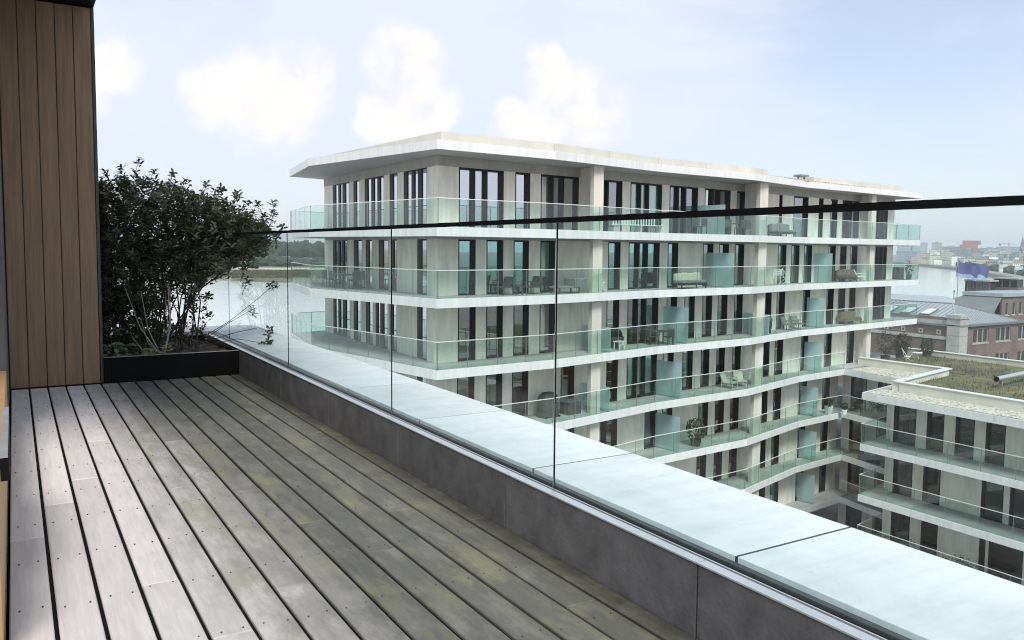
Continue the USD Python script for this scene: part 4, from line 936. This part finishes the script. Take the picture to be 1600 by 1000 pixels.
hedge('dark hedge trough in the inner corner of the upper courtyard balcony', (50.9, 35.3), .55, 2.2, 1.3, z1_, 1)
hedge('dark hedge trough in the inner corner one floor below the roof terrace wing', (50.7, 35.0), .55, 2.6, 1.3, z0_, 2)
hedge('dark hedge along the glass of the lower wing balcony nearest the corner', (43.75, 28.2), .55, 2.4, .95, zt(-1) + .006, 4)
hedge('second dark hedge further right along the lower wing balcony glass', (43.75, 24.7), .6, 2.0, .95, zt(-1) + .006, 5)
ac = lounge_chair('left one of two dark armchairs on the lowest visible wing balcony', (44.3, 25.9, zt(-2) + .006), math.radians(-90), 'blackmetal', name='dark_armchair')
copy_of(ac, 'right one of two dark armchairs on the lowest visible wing balcony', (44.3, 24.9, zt(-2) + .006), math.radians(-100))
# roof terrace at the end of the block
zr = zt(2) + .013
for i, (x, y, r, h, lab) in enumerate(((57.0, 39.0, .65, 1.9, 'tall dark bush on the roof terrace next to the end pier'), (59.3, 39.3, .6, 1.2, 'round green bush in the middle of the roof terrace'), (61.0, 40.2, .6, 1.5, 'loose shrub with pale flowers on the roof terrace'), (63.2, 40.6, .5, 1.2, 'small leafy shrub at the outer edge of the roof terrace'))):
    if x > 62: x = 61.4; y = 38.4
    potted(lab, (x, y, zr), r, h, 'darkgrey', 'bush', 20 + i, (.36, .45), name='terrace_shrub', n=500)
copy_of(wc, 'white folding chair among the bushes on the roof terrace', (58.1, 37.9, zr), math.radians(40))
t = thing('bistro_table', 'round white bistro table among the bushes on the roof terrace', 'table', (58.9, 37.6, zr))
local(MB().tm(trimesh.creation.cylinder(.36, .03, sections=20, transform=trimesh.transformations.translation_matrix([0, 0, .72]))), 'table_top', 'whiteplastic', t)
for k in range(3): local(MB().bar((.28 * math.cos(2.1 * k), .28 * math.sin(2.1 * k), 0), (0, 0, .7), .014), 'leg', 'whiteplastic', t)

# ------------------------------------------------------------------ brick warehouse with metal hip roof
bw = thing('brick_warehouse', 'red brick warehouse with stone corner pier and pale standing seam hip roof', 'building', (116, 72, GZ))
bx, by = 108.35, 63.42
EZ = -9.95
MB().box(bx + .3, 126, by + .3, 92, GZ + .01, EZ - .2).build('core', 'darkgrey', bw)


def brick_face(parent, P0, P1, out, z0, z1, wins, mat='brick'):
    """a brick wall with window holes: wins (a, b, za, zb)"""
    P0, P1 = np.array(P0, float), np.array(P1, float); Ln = np.linalg.norm(P1 - P0); d = (P1 - P0) / Ln; inn = -np.array(out, float)
    xs = sorted({0, Ln, *[w[0] for w in wins], *[w[1] for w in wins]}); zs = sorted({z0, z1, *[w[2] for w in wins], *[w[3] for w in wins]})
    mb = MB()
    for a, b in zip(xs[:-1], xs[1:]):
        za = None
        for c, e in zip(zs[:-1], zs[1:]):
            hole = any(w[0] <= a + 1e-6 and b <= w[1] + 1e-6 and w[2] <= c + 1e-6 and e <= w[3] + 1e-6 for w in wins)
            if hole:
                if za is not None: mb.hexa([P0 + d * a, P0 + d * b, P0 + d * b + inn * .28, P0 + d * a + inn * .28], za, c); za = None
            elif za is None: za = c
        if za is not None: mb.hexa([P0 + d * a, P0 + d * b, P0 + d * b + inn * .28, P0 + d * a + inn * .28], za, zs[-1])
    mb.build('wall', mat, parent)

    def sl(mb, a, b, t0, t1, za, zb_): mb.hexa([P0 + d * a + inn * t0, P0 + d * b + inn * t0, P0 + d * b + inn * t1, P0 + d * a + inn * t1], za, zb_)
    for a, b, za, zb_ in wins:
        mb = MB(); e = .004; w = b - a
        sl(mb, a + e, a + .09, .10, .2, za + e, zb_ - e); sl(mb, b - .09, b - e, .10, .2, za + e, zb_ - e); sl(mb, a + .0901, b - .0901, .10, .2, zb_ - .10, zb_ - e); sl(mb, a + .0901, b - .0901, .10, .2, za + e, za + .10)
        if w > 1.5:
            for k in (1, 2): sl(mb, a + w * k / 3 - .07, a + w * k / 3 + .07, .09, .2, za + .1001, zb_ - .1001)
        fr_ = mb.build('window', 'stone', parent)
        mb = MB(); sl(mb, a + .05, b - .05, .205, .225, za + .02, zb_ - .02); mb.build('pane', 'winglass', fr_)
        mb = MB(); sl(mb, a - .12, b + .12, -.06, .09, za - .14, za - .003); mb.build('sill', 'stone', fr_)


M['winglass'] = plain('dark_window_glass', (.035, .04, .042), .06, var=.2, spec=.8)
brick_face(bw, (bx, 92), (bx, by + .281), (-1, 0), GZ + .01, EZ - .15, [])
W3 = []
for x in (111.83, 117.5, 123.2):
    W3 += [(x - bx, x - bx + 3.75, -12.5, -10.47), (x - bx + .1, x - bx + 3.6, -16.3, -14.2), (x - bx + .1, x - bx + 3.6, -20.2, -18.0)]
brick_face(bw, (bx, by), (128.0, by), (0, -1), GZ + .01, EZ - .15, W3)
MB().box(bx - .12, bx - .002, 65.0, 92, -11.95, -11.5).build('string_course', 'stone', bw)
MB().box(bx - .3, bx + .5, 64.9, 92, EZ - .149, EZ + .10).build('gutter', 'darkzinc', bw)
MB().box(bx - .3, 128, by - .35, by + .45, EZ - .149, EZ + .10).build('gutter', 'darkzinc', bw)
MB().box(bx - .05, bx + .35, 65.05, 92, EZ + .101, EZ + .65).build('attic_band', 'stone', bw)
MB().box(bx - .02, bx + .35, 65.05, 92, EZ + .651, EZ + 1.05).build('attic_brick', 'brick', bw)
for k in range(9): MB().box(bx - .32, bx + 1.6, by - .33, 64.88, GZ + .02 + 1.3 * k, GZ + 1.31 + 1.3 * k - .02).build('pier_stone', 'stone', bw)
MB().box(bx - .36, bx + 1.6, by - .37, 64.92, EZ + .101, EZ + 1.0).build('pier_block', 'stone', bw)
MB().box(bx - .5, bx + 1.7, by - .5, 65.02, EZ + 1.001, EZ + 1.5).build('pier_cap', 'stone', bw)
for y in (66.18, 68.79, 71.46, 74.1, 76.8):
    hb = MB().box(bx - .07, bx - .003, y - .32, y + .32, -11.3, -10.66).build('ornament_block', 'stone', bw)
    MB().box(bx - .085, bx - .0705, y - .12, y + .12, -11.1, -10.86).build('dark_hole', 'blackmetal', hb)
AP = np.array((115.4, 68.6, -7.45)); AE = np.array((115.4, 92.0, -7.55))
c0, c1, c2, c3 = np.array((bx + .4, by + .5, EZ + .11)), np.array((124.2, by + .5, EZ + .11)), np.array((bx + .4, 92, EZ + 1.06 - .5)), np.array((124.2, 92, EZ + .11))
rf = MB(); c0b = np.array((bx + .4, 65.0, EZ + .55))
rf.add([c0, c1, AP], [(0, 1, 2)]); rf.add([c0, AP, AE, c2], [(0, 1, 2), (0, 2, 3)]); rf.add([c1, c3, AE, AP], [(0, 1, 2), (0, 2, 3)])
roof = rf.build('roof', 'zinc', bw)
for k in range(1, 28):
    a = c0 + (c1 - c0) * k / 28; s_ = k / 28; L_, R_ = AP[0] - c0[0], c1[0] - AP[0]
    t_ = min((a[0] - c0[0]) / L_, (c1[0] - a[0]) / R_); b = np.array((a[0], a[1] + (AP[1] - a[1]) * t_, a[2] + (AP[2] - a[2]) * t_))
    if np.linalg.norm(b - a) > .2: MB().bar(a + [0, 0, .03], b + [0, 0, .03], .055, n=4).build('seam', 'seamzinc', roof)
for k in range(1, 40):
    y = c0[1] + (92 - c0[1]) * k / 40; t_ = min(1, (y - c0[1]) / (AP[1] - c0[1])); ez = c0[2] + (c2[2] - c0[2]) * k / 40
    a = np.array((c0[0], y, ez)); b = np.array((c0[0] + (AP[0] - c0[0]) * t_, y, ez + (AP[2] - ez) * t_))
    MB().bar(a + [0, 0, .03], b + [0, 0, .03], .055, n=4).build('seam', 'seamzinc', roof)
MB().bar(c0 + [0, 0, .05], AP + [0, 0, .05], .09, n=6).build('hip_ridge', 'zinc', roof)
MB().bar(c1 + [0, 0, .05], AP + [0, 0, .05], .09, n=6).build('hip_ridge', 'darkzinc', roof)
MB().bar(AP + [0, 0, .05], AE + [0, 0, .05], .09, n=6).build('hip_ridge', 'darkzinc', roof)
M['skylight'] = plain('skylight_glass', (.60, .66, .70), .08, var=.05)
for y in (69.2, 72.2, 75.2):
    P = []
    for (dx, dy) in ((2.0, 0), (2.0, 1.5), (4.2, 1.5), (4.2, 0)):
        t_ = dx / (AP[0] - c0[0]); ez = c0[2] + .28; P.append(np.array((c0[0] + dx, y + dy, ez + (AP[2] - ez) * t_ + .10)))
    v = np.vstack([P, np.array(P) - [0, 0, .25]]); fr_ = MB().add(v, BOXF[:, ::-1]).build('skylight', 'darkzinc', roof)
    C = np.mean(P, 0); q4 = [C + (p_ - C) * .86 + [0, 0, .012] for p_ in P]; MB().quad(*q4[::-1]).build('pane', 'skylight', fr_)

b2 = thing('rear_brick_hall', 'brick hall behind the warehouse with dark zinc slope and roof towers', 'building', (150, 84, GZ))
MB().box(139.5, 170, 74.8, 81, GZ + .01, -7.4).build('core', 'darkgrey', b2)
brick_face(b2, (139.2, 74.5), (170, 74.5), (0, -1), GZ + .01, -7.35, [(1.2 + 2.1 * k, 2.3 + 2.1 * k, -10.4, -8.3) for k in range(12)] + [(1.2 + 2.1 * k, 2.3 + 2.1 * k, -14.4, -12.3) for k in range(12)])
MB().box(138.9, 170, 74.2, 81, -7.349, -6.75).build('roof_edge', 'zinc', b2)
mb = MB(); mb.add([(133.5, 73, -10.6), (139.1, 74.4, -7.4), (139.1, 81, -7.4), (133.5, 84, -10.4)], [(0, 1, 2), (0, 2, 3)]); mb.build('zinc_slope', 'darkzinc', b2)
MB().box(133.5, 139.0, 73.6, 84, GZ + .01, -10.62).build('side_wall', 'brick', b2)
for i, (x0, x1, y0, y1, zb_, zt_) in enumerate(((150.0, 152.6, 82.6, 87.2, -8.8, -5.05), (154.4, 156.6, 80.0, 84.4, -8.3, -4.6))):
    tw = MB().box(x0 + .1, x1, y0, y1 - .1, GZ + .01, zt_ - 1.75).build('roof_tower', 'brick', b2)
    MB().box(x0 + .25, x1 - .15, y0 + .15, y1 - .25, zt_ - 1.749, zt_ - .251).build('window_band', 'winglass', tw)
    for k in range(4): MB().box(x0 + .12, x0 + .249, y0 + (y1 - .3 - y0) * k / 3, y0 + (y1 - .3 - y0) * k / 3 + .2, zt_ - 1.749, zt_ - .251).build('mullion', 'brick', tw)
    MB().box(x0 - .05, x1 + .15, y0 - .15, y1 + .05, zt_ - .25, zt_).build('roof_plate', 'stone', tw)
b3 = thing('rear_zinc_roof_house', 'brick house with grey hipped metal roof rising behind the warehouse ridge', 'building', (133, 88, GZ))
MB().box(127.5, 133.3, 80, 100, GZ + .01, -10.4).build('wall', 'brick', b3)
mb = MB(); mb.add([(126.9, 79.5, -10.4), (141, 79.0, -10.4), (137.0, 82.0, -7.7), (137.0, 100, -7.7), (126.9, 100, -10.4)], [(0, 1, 2), (0, 2, 3), (0, 3, 4)]); mb.build('roof', 'zinc', b3)

for i, (px_, py_, lab) in enumerate(((147.4, 86.9, 'nearer of two blue flags flying on a thin pole behind the brick warehouse'), (149.6, 86.3, 'further of two blue flags flying on a thin pole beside the brick tower'))):
    t = thing('flag', lab, 'flag', (px_, py_, GZ))
    MB().bar((px_, py_, GZ + .02), (px_, py_, -1.3), .075, .05, n=8).build('pole', 'midgrey', t)
    v, f, v2, f2 = [], [], [], []
    nu, nv = 14, 9; gv = np.zeros((nu, nv, 3))
    for a in range(nu):
        for b in range(nv):
            s_, h_ = a / (nu - 1), b / (nv - 1)
            gv[a, b] = (px_ + .06 + 2.5 * s_ + .25 * math.sin(7 * s_ + i), py_ - 2.4 * s_ + .45 * math.sin(6.5 * s_ + 1.5 * h_), -1.55 - 2.9 * h_ - 1.35 * s_ * (1.05 - .45 * h_) - .12 * math.sin(9 * s_))
    idx = np.arange(nu * nv).reshape(nu, nv)
    q = np.stack([idx[:-1, :-1], idx[1:, :-1], idx[1:, 1:], idx[:-1, 1:]], -1)
    for nm, sel, mt in (('cloth', q[:, :6], 'flag'), ('pale_stripe', q[:, 6:], 'flaglight')):
        qq = sel.reshape(-1, 4); MB().add(gv.reshape(-1, 3), np.vstack([qq[:, [0, 1, 2]], qq[:, [0, 2, 3]]])).build(nm, mt, t, smooth=True)
pst = None
for i, (x, y, zt_, lab) in enumerate(((281.5, 181.4, -15.8, 'left one of a close pair of dark lamp posts on the quay'), (282.7, 180.8, -15.8, 'right one of a close pair of dark lamp posts on the quay'), (287.4, 177.9, -16.0, 'dark lamp post on the quay just right of the close pair'), (290.0, 176.3, -16.2, 'short dark lamp post on the quay left of the flags'), (293.5, 174.2, -13.9, 'tall dark lamp post on the quay nearest the flag poles'), (277.9, 183.6, -17.3, 'dark lamp post on the quay beside the apartment block'))):
    t = thing('lamp_post', lab, 'lamp post', (x, y, GZ))
    MB().bar((x, y, GZ + .01), (x, y, zt_ - .9), .14, .10, n=8).build('post', 'blackmetal', t)
    MB().bar((x, y, zt_ - .9), (x, y, zt_), .24, .20, n=8).build('lamp_head', 'darkgrey', t)

# ------------------------------------------------------------------ the far town
CITY = [(1573, 1042, 26.1, 10.2, 0), (1666, 1102, 16.3, 20.6, 1), (1546, 999, 14.9, 15.2, 1), (1417, 901, 11.4, 15.1, 2), (1532, 949, 16.5, 16.3, 3), (1397, 855, 36.8, 2.5, 4), (1655, 992, 39.5, 9.7, 5), (1924, 1064, 36.9, 8.7, 6), (1860, 985, 45.4, 11.4, 6), (1205, 795, 29.1, -2.3, 6), (1227, 782, 18.0, -3.0, 7), (1196, 742, 15.5, -6.6, 4), (1259, 763, 16.0, -0.7, 3), (1122, 669, 5.1, -6.8, 8), (1227, 723, 8.5, -2.4, 5), (1238, 717, 13.6, 2.5, 9), (1201, 680, 14.6, -1.2, 10), (1191, 663, 7.9, -2.9, 4), (1324, 724, 13.9, 0.0, 3), (1119, 613, 11.8, -6.0, 8), (1387, 744, 10.8, 2.2, 11), (1086, 574, 10.4, -3.1, 5), (1092, 570, 4.2, -5.5, 8), (1150, 594, 7.2, -1.4, 10), (1157, 590, 10.1, 2.1, 3), (1106, 714, 12.3, -7.4, 7), (1063, 670, 15.5, -10.4, 11), (1038, 638, 11.9, -10.7, 8), (1027, 622, 10.2, -11.2, 3), (1111, 641, 13.6, -9.0, 4), (1056, 592, 13.4, -9.1, 11), (1000, 544, 16.4, -12.1, 7), (988, 528, 12.8, -13.3, 3), (989, 516, 14.4, -10.8, 10), (858, 442, 9.7, -15.0, 9), (878, 466, 10.7, -17.7, 8)]
CLAB = {0: 'wide blue grey block at the left of the far skyline', 1: 'tallest pale green slab at the left of the far skyline', 2: 'blue slab beside the tall slab on the far skyline', 3: 'square grey green block left of the red tower', 4: 'beige grey block just left of the red tower', 6: 'long dark roofed hall in front of the red tower', 7: 'long blue grey hall right of the red tower', 8: 'longest blue building under the far crane', 13: 'narrow bright white block on the far river bank'}
EX, EYY = [62, 120, 282, 678, 861, 1033, 1275, 1536, 2500], [54, 98, 184, 351, 483, 607, 818, 1043, 1900]
PLACES = []
for (x, y, w, zt_, c) in CITY:      # further back where the plot would lie in the river
    k = 1.0
    while y * k > np.interp(x * k, EX, EYY) - 18: k += .02
    PLACES.append((x * k, y * k, w * k, zt_ * k, c))
rc = random.Random(21)
for k in range(430):
    D = rc.uniform(600, 1800); th = math.atan2(*(np.array([1033, 607]))) + rc.uniform(-.05, .125)
    th = rc.uniform(.985, 1.115) if k % 2 else rc.uniform(1.03, 1.16)
    x, y = D * math.sin(th), D * math.cos(th)
    edge = np.interp(x, EX, EYY)
    if y > edge - 22 or any(math.hypot(x - a[0], y - a[1]) < 13 for a in PLACES): continue
    PLACES.append((round(x), round(y), rc.uniform(7, 19), -21.7 + rc.uniform(5, 9 + (D - 500) * .011), rc.choice((3, 4, 8, 10, 11, 7, 9, 2))))
for i, (x, y, w, zt_, c) in enumerate(PLACES):
    r_ = random.Random(i); dpt = r_.uniform(9, 16)
    lab = CLAB.get(i, 'small pale town building crowded behind the far river bank')
    t = thing('town_building', lab, 'building', (x, y, GZ), math.radians(-58 + r_.uniform(-12, 12)), None if i in CLAB else 'town buildings behind the far river bank')
    h = zt_ - GZ
    local(MB().box(-w / 2, w / 2, 0, dpt, .02, h), 'walls', CM[c], t)
    if r_.random() < .45 and h < 26 and i not in CLAB:
        mb = MB(); hh = r_.uniform(2.0, 4.0); mb.add([(-w / 2 - .3, -.3, h), (w / 2 + .3, -.3, h), (w / 2 + .3, dpt + .3, h), (-w / 2 - .3, dpt + .3, h), (-w / 2, dpt / 2, h + hh), (w / 2, dpt / 2, h + hh)], [(0, 1, 5), (0, 5, 4), (2, 3, 4), (2, 4, 5), (1, 2, 5), (3, 0, 4), (0, 3, 2), (0, 2, 1)]); local(mb, 'roof', r_.choice(('darkzinc', 'brick', 'zinc')), t)
    else:
        local(MB().box(-w / 2 + .4, w / 2 - .4, .4, dpt - .4, h + .001, h + .8), 'roof', 'darkzinc', t)
        if r_.random() < .5: local(MB().box(-w / 6, w / 6, dpt * .3, dpt * .6, h + .801, h + 3), 'plant_room', CM[3], t)
t = thing('red_tower', 'reddish stacked block tower standing above the far skyline', 'building', (1489, 858, GZ), math.radians(-60))
for k, (x0, x1, z0, z1) in enumerate(((-17, 16.5, .02, 23), (-13, 16.5, 23.01, 28.3), (-17, 12, 28.31, 35), (-12.5, 16.5, 35.01, 42.3))):
    local(MB().box(x0, x1, 0, 26, z0, z1), 'storey_block', 'museum', t)
t = thing('church_spire', 'slender stepped church spire at the right end of the far skyline', 'tower', (1413, 728, GZ), math.radians(-60))
for k, (r_, z0, z1) in enumerate(((4.2, .02, 26), (3.4, 26.01, 33), (2.5, 33.01, 39))): local(MB().box(-r_, r_, -r_, r_, z0, z1), 'stage', CM[5], t)
local(MB().bar((0, 0, 39.01), (0, 0, 48), 2.0, .15, n=8), 'spire', CM[5], t)
t = thing('tower_crane', 'pale tower crane with horizontal jib rising over the town', 'crane', (1033, 548, GZ), math.radians(-62))
local(MB().box(-.8, .8, -.8, .8, .02, 33), 'mast', 'stone', t); local(MB().box(-11, 5.5, -.5, .5, 31.4, 32.4), 'jib', 'stone', t); local(MB().bar((0, 0, 33), (0, 0, 36.5), .7, .2), 'cat_head', 'stone', t); local(MB().box(-10.5, -8, -.8, .8, 29.6, 31.39), 'counterweight', 'midgrey', t)


def crowns(name, pts, mat, label=None, cat=None, kind=None, sub=1, seed=0):
    """tree crowns as displaced balls, one mesh"""
    base = trimesh.creation.icosphere(sub, 1.0); bv, bf = np.array(base.vertices), np.array(base.faces); mb = MB()
    for i, (x, y, z, rx, rz) in enumerate(pts):
        d = 1 + .55 * (meshkit.noise(bv * 2.3 + i * 3.7, seed) - .5); v = bv * d[:, None] * [rx, rx, rz] + [x, y, z]; mb.add(v, bf)
    return single(name, mb, mat, label, cat, kind=kind)


rt = np.random.default_rng(31)
pts = []
for k in range(1500):
    a = rt.uniform(-.30, .62); D = rt.uniform(1100, 1420); r_ = rt.uniform(6, 12); hgt = rt.uniform(16, 27) + 6 * meshkit.noise(np.array([a * 22, D * .004, 0.]), 4)
    pts.append((D * math.sin(a), D * math.cos(a), -23.4 + hgt * .55, r_, hgt * .5))
crowns('forest', pts, 'forest', 'dense dark wood along the horizon beyond the left river bank', 'wood', 'stuff', sub=2)
pts = []
for k in range(330):
    a = rt.uniform(.02, .42); D = rt.uniform(960, 1080); r_ = rt.uniform(3, 8); pts.append((D * math.sin(a), D * math.cos(a), -23.4 + r_ * .6, r_, r_ * rt.uniform(.6, 1.0)))
crowns('bank_scrub', pts, 'forest', 'scrubby bushes in front of the far wood', 'scrub', 'stuff', sub=2, seed=3)
mb = MB(); v = []; f = []; n = 0
for k in range(26000):
    a = rt.uniform(-.05, .42); D = 690 - 90 * (a - .1) + rt.uniform(-1, 1) * 60 + rt.uniform(0, 30)
    x, y = D * math.sin(a), D * math.cos(a)
    e = np.interp(x, [-700, 40, 106, 131, 152, 240, 420], [640, 640, 604, 573, 540, 590, 720])
    if y < e + 1: continue
    h, w, b = rt.uniform(1.2, 2.8), rt.uniform(.3, .9), rt.uniform(0, 3.14); dx, dy = math.cos(b) * w, math.sin(b) * w
    v += [(x - dx, y - dy, -23.41), (x + dx, y + dy, -23.41), (x + dx * .6, y + dy * .6, -23.4 + h), (x - dx * .6, y - dy * .6, -23.4 + h)]; f += [(n, n + 1, n + 2), (n, n + 2, n + 3)]; n += 4
mb.add(v, f); single('reed_bed', mb, 'reed', 'brown reed bed along the far left river bank', 'reeds', kind='stuff')
mb = MB(); P = [(D * math.sin(a), D * math.cos(a)) for a, D in ((-.1, 850), (.05, 838), (.2, 846), (.4, 850), (.4, 905), (.22, 925), (.05, 930), (-.1, 940))]; mb.prism(P, -23.5, -23.38); single('sand_flat', mb, 'sand', kind='structure')
hs = None
for i in range(16):
    a = .215 + .012 * i + rt.uniform(-.004, .004) if i < 9 else rt.uniform(.05, .36); D = rt.uniform(965, 1060)
    w, h = rt.uniform(8, 15), rt.uniform(5, 9); x, y = D * math.sin(a), D * math.cos(a)
    t = thing('far_house', 'small white house among the bushes on the far left bank', 'house', (x, y, -23.38), -a + rt.uniform(-.3, .3), 'white houses on the far left bank')
    local(MB().box(-w / 2, w / 2, 0, 8, 0, h), 'walls', CM[8], t)
    local(MB().add([(-w / 2 - .3, -.3, h), (w / 2 + .3, -.3, h), (w / 2 + .3, 8.3, h), (-w / 2 - .3, 8.3, h), (-w / 2, 4, h + 3), (w / 2, 4, h + 3)], [(0, 1, 5), (0, 5, 4), (2, 3, 4), (2, 4, 5), (1, 2, 5), (3, 0, 4)]), 'roof', 'darkzinc', t)
pts = []
for k in range(420):
    i = rt.integers(0, 6); s_ = rt.random(); P0_, P1_ = R[i], R[i + 1]; p = P0_ + (P1_ - P0_) * s_; d = (P1_ - P0_) / np.linalg.norm(P1_ - P0_); nn = np.array([d[1], -d[0]]); p = p + nn * rt.uniform(16, 70)
    r_ = rt.uniform(2, 4.6); pts.append((p[0], p[1], GZ + r_ * .9, r_, r_))
crowns('riverside_trees', pts, 'forest', 'small green trees scattered along the town river bank', 'trees', 'stuff', sub=2, seed=6)

# ------------------------------------------------------------------ air
M['haze'] = usdkit.material(stage, L + 'haze', {'v': ('principled_volume', {'color': (.93, .96, 1.0), 'density': .00015, 'anisotropy': .2})}, [], volume='v.volume')
mb = MB(); mb.box(-7000, 7000, -4000, 9600, WZ - 4.5, 60); single('haze', mb, 'haze', kind='stuff')
